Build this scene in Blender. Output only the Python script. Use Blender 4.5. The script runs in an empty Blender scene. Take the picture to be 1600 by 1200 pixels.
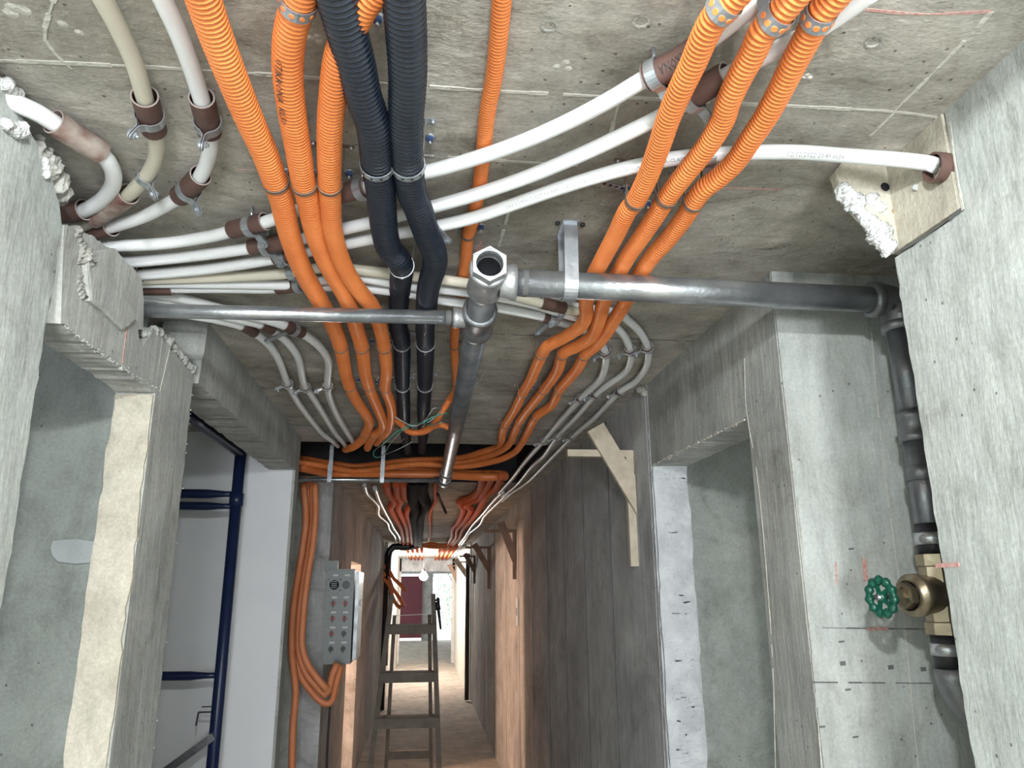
import bpy, bmesh, math, random
import numpy as np
from mathutils import Vector, Matrix

random.seed(7)
# ------------------------------------------------------------------ camera
F = 1165.0                       # focal length in pixels of the 1600 px wide frame
CAMZ = 1.70
CEIL = 2.42
_Y = np.array([-140., -320., F]); _Y /= np.linalg.norm(_Y)
_Z = np.array([-28., (140*28+F*F)/320., F]); _Z /= np.linalg.norm(_Z)
_X = np.cross(_Y, _Z)
if _X[0] < 0: _X = -_X

scene = bpy.context.scene
cd = bpy.data.cameras.new('camera'); cam = bpy.data.objects.new('camera', cd)
scene.collection.objects.link(cam); scene.camera = cam
cd.sensor_width = 36; cd.lens = F/1600*36; cd.clip_start = .02; cd.clip_end = 400
R = Matrix(((_X[0], _X[1], -_X[2]), (_Y[0], _Y[1], -_Y[2]), (_Z[0], _Z[1], -_Z[2])))
cam.matrix_world = Matrix.Translation((0, 0, CAMZ)) @ R.to_4x4()

# ------------------------------------------------------------------ light and exposure
scene.view_settings.view_transform = 'Standard'
scene.view_settings.look = 'None'
scene.view_settings.exposure = 0.0
scene.view_settings.gamma = 1.0
scene.view_settings.use_curve_mapping = False
w = bpy.data.worlds.new('sky'); scene.world = w; w.use_nodes = True
bg = w.node_tree.nodes['Background']
bg.inputs[0].default_value = (.86, .93, 1.0, 1); bg.inputs[1].default_value = 2.6

def lamp(name, loc, energy, col, size=.05):
    l = bpy.data.lights.new(name, 'POINT'); l.energy = energy; l.color = col; l.shadow_soft_size = size
    o = bpy.data.objects.new(name, l); o.location = loc; scene.collection.objects.link(o); return o
lamp('work_light', (.03, -.10, 2.27), 68, (.955, 1.0, .99), .03)
lamp('fill_light', (0.1, -2.0, 1.5), 270, (.95, .98, 1.0), .25)  # soft fill added behind the camera, no fixture there
lamp('side_room_lamp', (-1.75, 6.9, 1.75), 190, (1.0, .62, .42), .08)
lamp('side_room_lamp', (-1.6, 4.35, .9), .5, (1.0, .85, .75), .1)
lamp('right_room_fill', (1.95, 1.95, 1.3), 6, (.95, 1.0, .97), .15)  # unseen fill added to brighten the wall inside the right doorway
lamp('far_lamp', (-.085, 15.8, 2.02), 220, (1.0, .97, .92), .05)

# ------------------------------------------------------------------ helpers
C = scene.collection
def ray(px, py):
    d = np.array([px-800., 600.-py, F]); return np.array([d@_X, d@_Y, d@_Z])
def at(px, py, ax, v):
    d = ray(px, py); o = np.array([0, 0, CAMZ]); i = 'xyz'.index(ax)
    return o + d*((v-o[i])/d[i])
def proj(P):
    q = np.asarray(P, float) - [0, 0, CAMZ]
    c = q[..., 0:1]*_X + q[..., 1:2]*_Y + q[..., 2:3]*_Z
    return np.stack([800+F*c[..., 0]/c[..., 2], 600-F*c[..., 1]/c[..., 2]], -1)

def empty(name, loc=(0, 0, 0)):
    o = bpy.data.objects.new(name, None); o.location = loc; C.objects.link(o); return o
def tag(o, label=None, cat=None, group=None, kind=None):
    if label: o['label'] = label
    if cat: o['category'] = cat
    if group: o['group'] = group
    if kind: o['kind'] = kind
    return o
def thing(name, label, cat, group=None, loc=(0, 0, 0)):
    return tag(empty(name, loc), label, cat, group)

class MB:
    """collects shapes and links them as one mesh object"""
    def __init__(s): s.v = []; s.f = []; s.sm = []; s.n = 0
    def add(s, V, Fc, smooth=False):
        V = np.asarray(V, float).reshape(-1, 3)
        s.v.append(V); s.f += [tuple(int(i)+s.n for i in f) for f in Fc]; s.sm += [smooth]*len(Fc); s.n += len(V)
        return s
    def box(s, lo, hi, M=None):
        x0, y0, z0 = lo; x1, y1, z1 = hi
        V = [(x0,y0,z0),(x1,y0,z0),(x1,y1,z0),(x0,y1,z0),(x0,y0,z1),(x1,y0,z1),(x1,y1,z1),(x0,y1,z1)]
        if M is not None: V = [M @ Vector(p) for p in V]
        return s.add([tuple(p) for p in V], [(3,2,1,0),(4,5,6,7),(0,1,5,4),(1,2,6,5),(2,3,7,6),(3,0,4,7)])
    def bar(s, a, b, wd, th, up=(0, 0, 1)):
        a = Vector(a); b = Vector(b); d = (b-a); L = d.length; d.normalize()
        u = Vector(up); sx = d.cross(u); sx.normalize(); u = sx.cross(d)
        M = Matrix((sx, d, u)).transposed().to_4x4(); M.translation = a
        return s.box((-wd/2, 0, -th/2), (wd/2, L, th/2), M)
    def rings(s, P, T, rad, seg=12, cap=True, smooth=True, phase=0.0, up=None):
        P = np.asarray(P, float); n = len(P); T = np.asarray(T, float)
        N = np.zeros((n, 3)); u = np.array(up if up is not None else ((0, 0, 1) if abs(T[0][2]) < .9 else (0, 1, 0)), float)
        for i in range(n):
            u = u - T[i]*(u@T[i]); u /= np.linalg.norm(u); N[i] = u
        B = np.cross(T, N)
        a = np.arange(seg)*2*math.pi/seg + phase
        rad = np.broadcast_to(np.asarray(rad, float).reshape(-1, 1, 1), (n, 1, 1)) if np.ndim(rad) else np.full((n, 1, 1), rad)
        V = P[:, None, :] + rad*(np.cos(a)[None, :, None]*N[:, None, :] + np.sin(a)[None, :, None]*B[:, None, :])
        Fc = []
        for i in range(n-1):
            o = i*seg; Fc += [(o+j, o+(j+1) % seg, o+seg+(j+1) % seg, o+seg+j) for j in range(seg)]
        if cap: Fc += [tuple(range(seg-1, -1, -1)), tuple((n-1)*seg+j for j in range(seg))]
        s.add(V.reshape(-1, 3), Fc, smooth); return s
    def cyl(s, a, b, r0, r1=None, seg=16, cap=True, smooth=True, phase=0.0):
        a = np.array(a, float); b = np.array(b, float); t = (b-a)/np.linalg.norm(b-a)
        return s.rings([a, b], [t, t], [r0, r0 if r1 is None else r1], seg, cap, smooth, phase)
    def lathe(s, a, d, prof, seg=20, smooth=True, phase=0.0, cap=False):
        """prof: (distance along d, radius)"""
        a = np.array(a, float); d = np.array(d, float); d /= np.linalg.norm(d)
        return s.rings([a+d*h for h, r in prof], [d]*len(prof), [max(r, 1e-5) for h, r in prof], seg, cap, smooth, phase)
    def build(s, name, mat, parent=None):
        me = bpy.data.meshes.new(name)
        V = np.concatenate(s.v) if s.v else np.zeros((0, 3))
        off = Vector((0, 0, 0))
        if parent is not None: off = parent.matrix_world.translation if False else world_loc(parent)
        V = V - np.array(off)
        me.from_pydata(V.tolist(), [], s.f); me.polygons.foreach_set('use_smooth', s.sm); me.update()
        me.materials.append(mat)
        o = bpy.data.objects.new(name, me); C.objects.link(o)
        if parent is not None: o.parent = parent
        return o
def world_loc(o):
    v = Vector(o.location)
    while o.parent is not None: o = o.parent; v = v + Vector(o.location)
    return v

def catmull(P, step):
    P = np.asarray(P, float)
    Q = np.vstack([2*P[0]-P[1], P, 2*P[-1]-P[-2]]); out = []
    for i in range(1, len(Q)-2):
        p0, p1, p2, p3 = Q[i-1], Q[i], Q[i+1], Q[i+2]
        n = max(2, int(np.linalg.norm(p2-p1)/.01)+2)
        t = np.linspace(0, 1, n, endpoint=False)[:, None]
        # centripetal-like damping: tangents limited by the shorter neighbour
        m1 = (p2-p0)/2; m2 = (p3-p1)/2; L = np.linalg.norm(p2-p1)
        for m in (m1, m2):
            k = np.linalg.norm(m)
            if k > 1.1*L: m *= 1.1*L/k
        h = (2*t**3-3*t**2+1)*p1+(t**3-2*t**2+t)*m1+(-2*t**3+3*t**2)*p2+(t**3-t**2)*m2
        out.append(h)
    out.append(Q[-2][None]); D = np.vstack(out)
    d = np.r_[0, np.cumsum(np.linalg.norm(np.diff(D, axis=0), axis=1))]
    n = max(2, int(d[-1]/step)+1); u = np.linspace(0, d[-1], n)
    return np.stack([np.interp(u, d, D[:, k]) for k in range(3)], 1)
def tangents(P):
    T = np.gradient(P, axis=0); return T/np.linalg.norm(T, axis=1)[:, None]

def tube(P, r, mat, name, parent=None, step=.02, seg=10, pitch=None, cap=True):
    if pitch:
        D = catmull(P, pitch/4); k = np.arange(len(D)) % 4
        rad = np.where(k < 2, r, r*.84)
    else:
        D = catmull(P, step); rad = np.full(len(D), r)
    m = MB().rings(D, tangents(D), rad, seg, cap)
    return m.build(name, mat, parent), D

# ------------------------------------------------------------------ materials
MATS = {}
def nodes(name):
    m = bpy.data.materials.new(name); m.use_nodes = True
    nt = m.node_tree; return m, nt, nt.nodes['Principled BSDF']
def mat(name, col, rough=.6, metal=0, spec=.5, noise=None, nscale=20, bump=0, bscale=60, emit=0, sub=None):
    if name in MATS: return MATS[name]
    m, nt, b = nodes(name); L = nt.links
    b.inputs['Roughness'].default_value = rough; b.inputs['Metallic'].default_value = metal
    b.inputs['Specular IOR Level'].default_value = spec
    b.inputs['Base Color'].default_value = (*col, 1)
    if noise or bump:
        tc = nt.nodes.new('ShaderNodeTexCoord')
    if noise:
        n = nt.nodes.new('ShaderNodeTexNoise'); n.inputs['Scale'].default_value = nscale; n.inputs['Detail'].default_value = 6
        r = nt.nodes.new('ShaderNodeValToRGB'); r.color_ramp.elements[0].position = .35; r.color_ramp.elements[1].position = .68
        r.color_ramp.elements[0].color = (*noise, 1); r.color_ramp.elements[1].color = (*col, 1)
        L.new(tc.outputs['Object'], n.inputs['Vector']); L.new(n.outputs['Fac'], r.inputs['Fac']); L.new(r.outputs['Color'], b.inputs['Base Color'])
    if bump:
        n = nt.nodes.new('ShaderNodeTexNoise'); n.inputs['Scale'].default_value = bscale; n.inputs['Detail'].default_value = 5
        bp = nt.nodes.new('ShaderNodeBump'); bp.inputs['Strength'].default_value = bump; bp.inputs['Distance'].default_value = .01
        L.new(tc.outputs['Object'], n.inputs['Vector']); L.new(n.outputs['Fac'], bp.inputs['Height']); L.new(bp.outputs['Normal'], b.inputs['Normal'])
    if emit:
        b.inputs['Emission Color'].default_value = (*col, 1); b.inputs['Emission Strength'].default_value = emit
    MATS[name] = m; return m

def concrete(name, light, dark, streak=(1, 1, 1), pits=.5, stain=None, bump=.35, blotch=2.2, rough=.85, grime=.55):
    """cast concrete: broad blotches, fine grain, streaks along one axis, dark pinholes"""
    if name in MATS: return MATS[name]
    m, nt, b = nodes(name); L = nt.links; N = nt.nodes.new
    tc = N('ShaderNodeTexCoord')
    def noise(scale, detail=6, vec=None, rgh=.6, dist=0):
        n = N('ShaderNodeTexNoise'); n.inputs['Scale'].default_value = scale; n.inputs['Detail'].default_value = detail
        n.inputs['Roughness'].default_value = rgh; n.inputs['Distortion'].default_value = dist
        L.new(vec if vec is not None else tc.outputs['Object'], n.inputs['Vector']); return n.outputs['Fac']
    def ramp(fac, stops):
        r = N('ShaderNodeValToRGB'); e = r.color_ramp.elements
        e[0].position, e[0].color = stops[0][0], (*stops[0][1], 1); e[1].position, e[1].color = stops[-1][0], (*stops[-1][1], 1)
        for p, c in stops[1:-1]:
            q = e.new(p); q.color = (*c, 1)
        L.new(fac, r.inputs['Fac']); return r.outputs['Color']
    def mix(a, c, fac, mode='MULTIPLY'):
        x = N('ShaderNodeMix'); x.data_type = 'RGBA'; x.blend_type = mode
        if isinstance(fac, float): x.inputs[0].default_value = fac
        else: L.new(fac, x.inputs[0])
        L.new(a, x.inputs[6])
        if isinstance(c, tuple): x.inputs[7].default_value = (*c, 1)
        else: L.new(c, x.inputs[7])
        return x.outputs[2]
    mp = N('ShaderNodeMapping'); mp.inputs['Scale'].default_value = streak; L.new(tc.outputs['Object'], mp.inputs['Vector'])
    base = ramp(noise(blotch, 8, None, .65, .4), [(.32, dark), (.5, tuple((a+c)/2 for a, c in zip(light, dark))), (.66, light)])
    g = ramp(noise(9, 8, mp.outputs['Vector'], .7, .2), [(.3, (.74, .74, .73)), (.5, (.98, .98, .98)), (.72, (1.12, 1.12, 1.1))])
    col = mix(base, g, 1.0)
    fg = ramp(noise(140, 4), [(.3, (.86, .86, .86)), (.7, (1.08, 1.08, 1.08))])
    col = mix(col, fg, 1.0)
    # pinholes
    vo = N('ShaderNodeTexVoronoi'); vo.inputs['Scale'].default_value = 38; L.new(tc.outputs['Object'], vo.inputs['Vector'])
    vr = N('ShaderNodeMath'); vr.operation = 'LESS_THAN'; L.new(vo.outputs['Distance'], vr.inputs[0]); vr.inputs[1].default_value = .10
    pm = N('ShaderNodeMath'); pm.operation = 'GREATER_THAN'; L.new(noise(3.2, 3), pm.inputs[0]); pm.inputs[1].default_value = .62-.16*pits
    pk = N('ShaderNodeMath'); pk.operation = 'MULTIPLY'; L.new(vr.outputs[0], pk.inputs[0]); L.new(pm.outputs[0], pk.inputs[1])
    col = mix(col, (.42, .41, .39), pk.outputs[0])
    # dark grime in ragged islands and pale flecks
    gr = ramp(noise(5.5, 12, None, .78, 1.2), [(.30, (.46, .43, .39)), (.46, (.86, .85, .83)), (.60, (1.0, 1.0, 1.0)), (.72, (1.2, 1.2, 1.2))])
    col = mix(col, gr, grime)
    fl = ramp(noise(60, 10, None, .8, .6), [(.28, (.62, .60, .57)), (.40, (1, 1, 1)), (.66, (1, 1, 1)), (.74, (1.25, 1.25, 1.25))])
    col = mix(col, fl, min(1.0, grime*1.1))
    if stain:
        sf = ramp(noise(1.6, 5, None, .6, .8), [(.52, (0, 0, 0)), (.7, (1, 1, 1))])
        x = N('ShaderNodeSeparateColor'); L.new(sf, x.inputs[0])
        col = mix(col, stain, x.outputs[0], 'MIX') if False else mix(col, stain, x.outputs[0])
    L.new(col, b.inputs['Base Color']); b.inputs['Roughness'].default_value = rough; b.inputs['Specular IOR Level'].default_value = .25
    bp = N('ShaderNodeBump'); bp.inputs['Strength'].default_value = bump; bp.inputs['Distance'].default_value = .012
    ad = N('ShaderNodeMath'); ad.operation = 'SUBTRACT'
    L.new(noise(22, 8, mp.outputs['Vector'], .65), ad.inputs[0]); L.new(pk.outputs[0], ad.inputs[1])
    L.new(ad.outputs[0], bp.inputs['Height']); L.new(bp.outputs['Normal'], b.inputs['Normal'])
    MATS[name] = m; return m

M_ceil = concrete('ceiling_concrete', (.64, .61, .555), (.36, .34, .305), (1, 1.5, 1), pits=1.0, stain=(.70, .67, .63), blotch=3.4, bump=.6, grime=1.0)
M_wallN = concrete('pale_wall_concrete', (.64, .68, .66), (.46, .495, .485), (1, 3, .8), pits=.4, bump=.3, blotch=1.7, grime=.8)
M_wall = concrete('wall_concrete', (.56, .57, .545), (.37, .38, .37), (2.5, 2.5, .35), pits=.6, stain=(.8, .8, .78), blotch=2.4, grime=.75)
M_col = concrete('riser_wall_concrete', (.55, .575, .56), (.40, .425, .415), (2.5, 2.5, .5), pits=.5, blotch=2.0, grime=.7, bump=.3)
M_board = concrete('board_marked_concrete', (.72, .73, .74), (.46, .47, .49), (1, 5, .16), pits=.4, stain=(.72, .72, .73), blotch=2.0, grime=.8)
M_beige = concrete('beige_mortar', (.66, .62, .53), (.50, .46, .38), (1.5, 1.5, 1), pits=.2, bump=.5, blotch=6)
M_rough = concrete('rough_broken_concrete', (.62, .61, .57), (.36, .36, .34), (1, 1, 1), pits=.9, bump=1.0, blotch=14)
M_white = mat('white_paint', (.74, .75, .78), .6, noise=(.70, .71, .745), nscale=4, bump=.05)
M_farwhite = mat('far_white_plaster', (.72, .71, .66), .7, noise=(.6, .59, .55), nscale=6)
M_plaster = mat('scraped_white_plaster', (.68, .70, .73), .8, noise=(.50, .52, .55), nscale=14, bump=1.0, bscale=45)
M_floor = concrete('dusty_floor', (.62, .57, .49), (.40, .37, .32), (1, 1, 1), pits=.2, blotch=3, bump=.3)
M_orange = mat('orange_conduit', (.87, .265, .075), .36, spec=.5, noise=(.78, .21, .055), nscale=9)
M_orange_smooth = mat('orange_conduit_dusty', (.80, .30, .14), .5, noise=(.74, .24, .09), nscale=12)
M_black = mat('black_conduit', (.009, .014, .026), .30, spec=.6, noise=(.015, .021, .034), nscale=15)
M_pex = mat('white_plastic_pipe', (.86, .875, .89), .35, noise=(.82, .83, .835), nscale=8)
M_pexy = mat('yellowed_plastic_pipe', (.68, .64, .53), .42, noise=(.60, .56, .46), nscale=10)
M_brown = mat('brown_pvc', (.135, .075, .062), .55, noise=(.10, .055, .048), nscale=30)
M_brownd = mat('mortar_smeared_pvc', (.17, .075, .06), .7, noise=(.42, .36, .32), nscale=28)
M_rim = mat('cut_pvc_rim', (.36, .30, .28), .6)
M_zinc = mat('zinc_plated_steel', (.58, .61, .65), .33, .75, noise=(.42, .45, .49), nscale=35, bump=.08)
M_galv = mat('galvanised_pipe', (.62, .64, .67), .30, .85, noise=(.36, .38, .41), nscale=14, bump=.12, bscale=90)
M_galvd = mat('dull_galvanised_pipe', (.30, .31, .34), .36, .8, noise=(.19, .20, .22), nscale=16, bump=.12, bscale=90)
M_cast = mat('cast_fitting', (.58, .59, .60), .42, .7, noise=(.45, .46, .48), nscale=25, bump=.15, bscale=120)
M_castd = mat('dull_cast_fitting', (.26, .27, .29), .42, .7, noise=(.20, .21, .22), nscale=25, bump=.15, bscale=120)
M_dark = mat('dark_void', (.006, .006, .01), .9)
M_strap = mat('rusty_strap', (.30, .22, .17), .5, .6)
M_brass = mat('brass_body', (.40, .34, .25), .36, .8, noise=(.27, .22, .15), nscale=30, bump=.1)
M_green = mat('green_enamel', (.006, .085, .055), .30, spec=.6)
M_bluep = mat('blue_paint_steel', (.008, .016, .055), .35, spec=.4, noise=(.012, .022, .07), nscale=20)
M_foam = mat('white_foam', (.66, .67, .68), .95, noise=(.60, .60, .58), nscale=60, bump=1.0, bscale=110)
M_red = mat('red_chalk', (.50, .20, .18), .9, noise=(.58, .42, .38), nscale=160)
M_seam = mat('seam_ridge', (.56, .54, .49), .9, bump=.5, bscale=80)
M_groove = mat('dark_groove', (.12, .12, .12), .9)
M_pine = mat('pale_pine', (.58, .51, .41), .65, noise=(.46, .39, .30), nscale=26, bump=.15)
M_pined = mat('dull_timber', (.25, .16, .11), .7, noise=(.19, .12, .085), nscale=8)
M_ladder = mat('weathered_ladder_wood', (.25, .21, .17), .75, noise=(.17, .14, .115), nscale=12)
M_boxm = mat('grey_painted_box', (.30, .34, .34), .42, noise=(.27, .31, .31), nscale=5)
M_redp = mat('red_socket', (.42, .05, .06), .4)
M_blackp = mat('black_plastic', (.02, .02, .025), .4)
M_label = mat('white_label', (.75, .76, .76), .6)
M_text = mat('black_ink', (.03, .03, .03), .7)
M_textg = mat('grey_ink', (.30, .31, .33), .7)
M_orange_far = mat('orange_conduit_dull', (.74, .17, .06), .75, spec=.25, noise=(.66, .14, .05), nscale=9)
M_black_far = mat('black_conduit_dull', (.008, .009, .014), .9, spec=.08)
M_gate = mat('dark_red_gate', (.16, .025, .04), .5, noise=(.12, .02, .03), nscale=3)
M_blueanchor = mat('blue_anchor_sleeve', (.06, .12, .30), .4, .3)
M_wireg = mat('green_wire', (.10, .42, .30), .4)
M_wirew = mat('pale_wire', (.45, .50, .52), .4)
M_wireo = mat('thin_grey_wire', (.14, .15, .17), .4)
M_leaf = mat('pale_green_leaves', (.28, .42, .22), .6)
M_bark = mat('bark', (.20, .15, .11), .9)
M_shaft_shade = mat('painted_shaft_shade', (.035, .034, .038), .9, noise=(.02, .02, .024), nscale=12, bump=.3)  # near-black colour stands in for the shade inside the shaft
M_ground = mat('bright_dusty_ground', (.62, .60, .54), .9)
M_bulb = mat('lit_bulb', (1, .98, .95), .4, emit=45)

# ------------------------------------------------------------------ setting
def prism(loop, ax, a0, a1, mat_, name, jag=0.0, parent=None, kind='structure', sub=.022, seed=1, chip=.006, label=None):
    """loop: list of 2D points (the two axes other than ax, in xyz order) with optional third value = jag multiplier of the edge that starts there"""
    rnd = random.Random(seed); pts = []
    n = len(loop)
    for i in range(n):
        p = loop[i]; q = loop[(i+1) % n]; j = (p[2] if len(p) > 2 else 0)*jag
        pts.append((p[0], p[1], j if j else 0))
        L = math.hypot(q[0]-p[0], q[1]-p[1])
        if j:
            k = max(1, int(L/sub)); nx, ny = (q[1]-p[1])/L, -(q[0]-p[0])/L
            for t in range(1, k):
                f = t/k + rnd.uniform(-.3, .3)/k; a = rnd.uniform(-1, 1)*j + math.sin(t*.7+seed)*j*.5
                pts.append((p[0]+(q[0]-p[0])*f+nx*a, p[1]+(q[1]-p[1])*f+ny*a, j))
    i = 'xyz'.index(ax)
    cx = sum(p[0] for p in pts)/len(pts); cy = sum(p[1] for p in pts)/len(pts)
    lay = [(a0, 1), (a0+(a1-a0)*.10, 0), (a1-(a1-a0)*.10, 0), (a1, 1)] if jag else [(a0, 0), (a1, 0)]
    V = []
    for a, ins in lay:
        for (u, v, j) in pts:
            if j:
                du, dv = cx-u, cy-v; l = math.hypot(du, dv) or 1
                s = (chip*rnd.uniform(0, 1.3) if ins else 0); e = rnd.uniform(-.25, .25)*j
                u, v = u+du/l*s+e, v+dv/l*s+e
            p = [u, v]; p.insert(i, a); V.append(p)
    m = len(pts); Fc = [tuple(range(m)), tuple(reversed([m*(len(lay)-1)+k for k in range(m)]))]
    for l in range(len(lay)-1):
        Fc += [(l*m+k, (l+1)*m+k, (l+1)*m+(k+1) % m, l*m+(k+1) % m) for k in range(m)]
    bm = bmesh.new(); vs = [bm.verts.new(p) for p in V]
    for f in Fc:
        try: bm.faces.new([vs[k] for k in f])
        except ValueError: pass
    bmesh.ops.recalc_face_normals(bm, faces=bm.faces)
    bmesh.ops.triangulate(bm, faces=[f for f in bm.faces if len(f.verts) > 4])
    me = bpy.data.meshes.new(name); bm.to_mesh(me); bm.free(); me.materials.append(mat_)
    o = bpy.data.objects.new(name, me); C.objects.link(o)
    if parent is not None: o.parent = parent
    elif kind: o['kind'] = kind
    if label: o['label'] = label
    return o
def rect(u0, v0, u1, v1): return [(u0, v0), (u1, v0), (u1, v1), (u0, v1)]
def slab(name, lo, hi, mat_, label):
    o = MB().box(lo, hi).build(name, mat_); o['kind'] = 'structure'; o['label'] = label; return o
def strip(a, b, wd, th, mat_, name, parent, up):
    """thin raised seam or mark between two world points, lying on a face whose normal is up"""
    return MB().bar(a, b, wd, th, up).build(name, mat_, parent)
def rough_strip(pts, wd, th, mat_, name, parent, up, seed=3):
    rnd = random.Random(seed); m = MB(); D = catmull(np.array(pts), .025)
    for i in range(len(D)-1):
        if rnd.random() < .1: continue
        m.bar(D[i], D[i+1]+(D[i+1]-D[i])*.1, wd*rnd.uniform(.45, 1.3), th*rnd.uniform(.7, 1.2), up)
    return m.build(name, mat_, parent)

XL, XR = -.61, .80
BACK, FAR = -2.6, 27.0
slab('floor', (-3, BACK, -.1), (3, FAR, 0), M_floor, 'dusty bare concrete floor of the corridor')
ce = slab('ceiling', (-3, BACK, CEIL), (3, 3.80, CEIL+.2), M_ceil, 'raw cast concrete ceiling over the pipes')
slab('ceiling', (.66, 3.80, CEIL), (3, 5.25, CEIL+.2), M_ceil, 'raw cast concrete ceiling beside the dark shaft')
slab('ceiling', (-3, 3.80, CEIL), (-1.9, 5.25, CEIL+.2), M_ceil, 'raw concrete ceiling left of the shaft')
slab('ceiling', (-3, 5.25, CEIL), (3, 12.6, CEIL+.2), M_ceil, 'board marked corridor ceiling past the shaft')
slab('ceiling', (-3, 12.6, CEIL), (3, FAR, CEIL+.2), M_farwhite, 'pale ceiling at the far end of the corridor')
# shaft, its shade painted on as a near-black lining
slab('wall_shaft', (-1.9, 3.70, CEIL+.2), (.66, 3.80, 3.3), M_shaft_shade, 'dark shaft side above the orange conduits')
slab('wall_shaft', (-1.9, 5.25, CEIL+.2), (.66, 5.35, 3.3), M_shaft_shade, 'dark shaft side towards the far corridor')
slab('wall_shaft', (.66, 3.70, CEIL+.2), (.76, 5.35, 3.3), M_shaft_shade, 'short dark end of the shaft')
slab('wall_shaft', (-2.0, 3.70, CEIL+.2), (-1.9, 5.35, 3.3), M_shaft_shade, 'short dark end of the shaft over the recess')
slab('ceiling', (-2.0, 3.70, 3.3), (.76, 5.35, 3.4), M_shaft_shade, 'dark top of the shaft')

slab('wall_shaft', (-1.9, 5.235, CEIL+.001), (.66, 5.249, CEIL+.2), M_shaft_shade, 'painted shade on the slab edge above the crossing conduits')  # thin dark strip added to paint shade onto the far slab edge
slab('wall_shaft', (.645, 3.80, CEIL+.001), (.659, 5.235, CEIL+.2), M_shaft_shade, 'painted shade on the slab edge at the short end of the shaft')  # dark strip painting shade onto the slab edge at this end
# left side -------------------------------------------------------
def L(px, py, x=XL): p = at(px, py, 'x', x); return p[1], p[2]
wl = prism([(BACK, 0), (1.245, 0, 1), L(97, 350)+(1.6,), L(88, 300)+(1.6,), L(75, 250)+(1.4,), L(40, 190)+(1.4,), L(0, 118), (.90, CEIL), (BACK, CEIL)], 'x', XL-.08, XL, M_wallN, 'wall_left', .003,
           label='pale smooth concrete wall nearest the camera, left side, broken at its top corner')
hd = prism([(1.25, 2.13, 1.2), (1.712, 2.13), (1.712, 2.262, 1), L(240, 512)+(1,), L(222, 545)+(1,), L(216, 515), L(217, 470), L(215, 432)+(.6,), L(170, 385)+(.8,), L(130, 360)+(1.4,), L(100, 352)], 'x', XL-.08, XL, M_wall, 'wall_left', .0022, seed=4, sub=.011, chip=.004,
           label='broken concrete lintel over the first doorway with a red pencil line')
prism([L(128, 395)+(.6,), L(133, 470)+(1,), L(160, 492)+(1,), L(185, 515)+(1,), L(205, 500)+(1,), L(216, 515), L(217, 470), L(214, 432)+(.5,), L(172, 388)], 'x', -.012, .010, M_wall, 'mortar_patch', .003, seed=8).parent = hd
mp = [o for o in bpy.data.objects if o.name.startswith('mortar_patch')][0]; mp.location = (XL, 0, 0); del mp['kind']
prism([(1.245, 0), (1.30, 0), (1.30, .001)], 'x', XL-.07, XL-.01, M_wall, 'wall_left', 0, label='base scrap of the first doorway') if False else None
pl_ = prism([(1.714, 0), (1.985, 0, 1), (1.965, 2.25, 1), (1.714, 2.262), (1.712, 2.13), (1.712, 0)][::1], 'x', XL-.085, XL, M_wall, 'wall_left', .0028, seed=9, sub=.014,
           label='narrow concrete pier between the two doorways')
# beige mortar on the pier's jamb
prism([(XL-.083, 0, 1), (XL-.002, 0, 1), (XL-.002, 2.125), (XL-.083, 2.125, 1)], 'y', -.006, .004, M_beige, 'jamb_mortar', .003, seed=11, parent=pl_, sub=.03).location = (0, 1.710, 0)
h2 = prism([(2.01, 2.235, 1), (3.60, 2.245), (3.60, CEIL), (2.04, CEIL, 1)], 'x', XL-.12, XL, M_wall, 'wall_left', .002, seed=14, sub=.015, chip=.003, label='long concrete header over the second doorway, striped by a pipe shadow')
wh = slab('wall_left_room', (-2.9, 3.60, 0), (XL-.012, 3.70, CEIL), M_white, 'white painted wall behind the blue scaffold')
slab('trim_1', (XL-.012, 3.597, 0), (XL, 3.70, CEIL), M_wall, 'raw concrete edge of the white wall')
slab('wall_left_room', (-2.9, 1.85, 0), (-.735, 1.95, CEIL), concrete('green_grey_concrete', (.46, .49, .46), (.33, .36, .345), (1, 1, .6), blotch=1.8), 'grey green concrete wall inside the first doorway')
slab('wall_left_room', (-3, BACK, 0), (-2.9, 12.5, CEIL), M_wall, 'outer wall of the side rooms')
slab('wall_left_room', (-2.9, 5.02, 0), (-.72, 5.12, CEIL), M_wallN, 'pale concrete wall at the back of the cable recess')
slab('wall_left_room', (-1.95, 3.70, 0), (-1.85, 5.02, CEIL), M_board, 'dark side of the cable recess')
slab('wall_left', (XL-.11, 5.02, 0), (XL+.01, 6.55, CEIL), M_board, 'board marked corridor wall carrying the electrical box')
slab('wall_left', (XL-.11, 6.55, 1.93), (XL+.01, 7.6, CEIL), M_board, 'header over the warm lit doorway')
slab('wall_left', (XL-.11, 7.6, 0), (XL+.01, 12.3, CEIL), M_board, 'long board marked corridor wall past the warm doorway')
slab('wall_left', (XL-.11, 12.3, 0), (XL+.05, 18.9, CEIL), M_farwhite, 'pale plastered corridor wall near the bulb')
slab('wall_left_room', (-2.9, 8.4, 0), (XL-.11, 8.5, CEIL), M_beige, 'warm lit side room wall')
# right side ------------------------------------------------------
def Rr(px, py, x=XR): p = at(px, py, 'x', x); return p[1], p[2]
wr = prism([(BACK, 0), (1.10, 0, .7), (1.105, 2.25, .4), (.938, 2.25), (.935, CEIL), (BACK, CEIL)], 'x', XR, XR+.5, M_wallN, 'wall_right', .003, seed=21, chip=.003, label='pale concrete pier nearest the camera, right side')
pt = prism([(.939, 2.252), (1.106, 2.254, .8), (1.10, 2.33, .3), (1.098, CEIL-.001), (.939, CEIL-.001)], 'x', XR-.004, XR+.4, M_beige, 'mortar_patch', .003, seed=23, parent=wr, kind=None)
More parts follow.
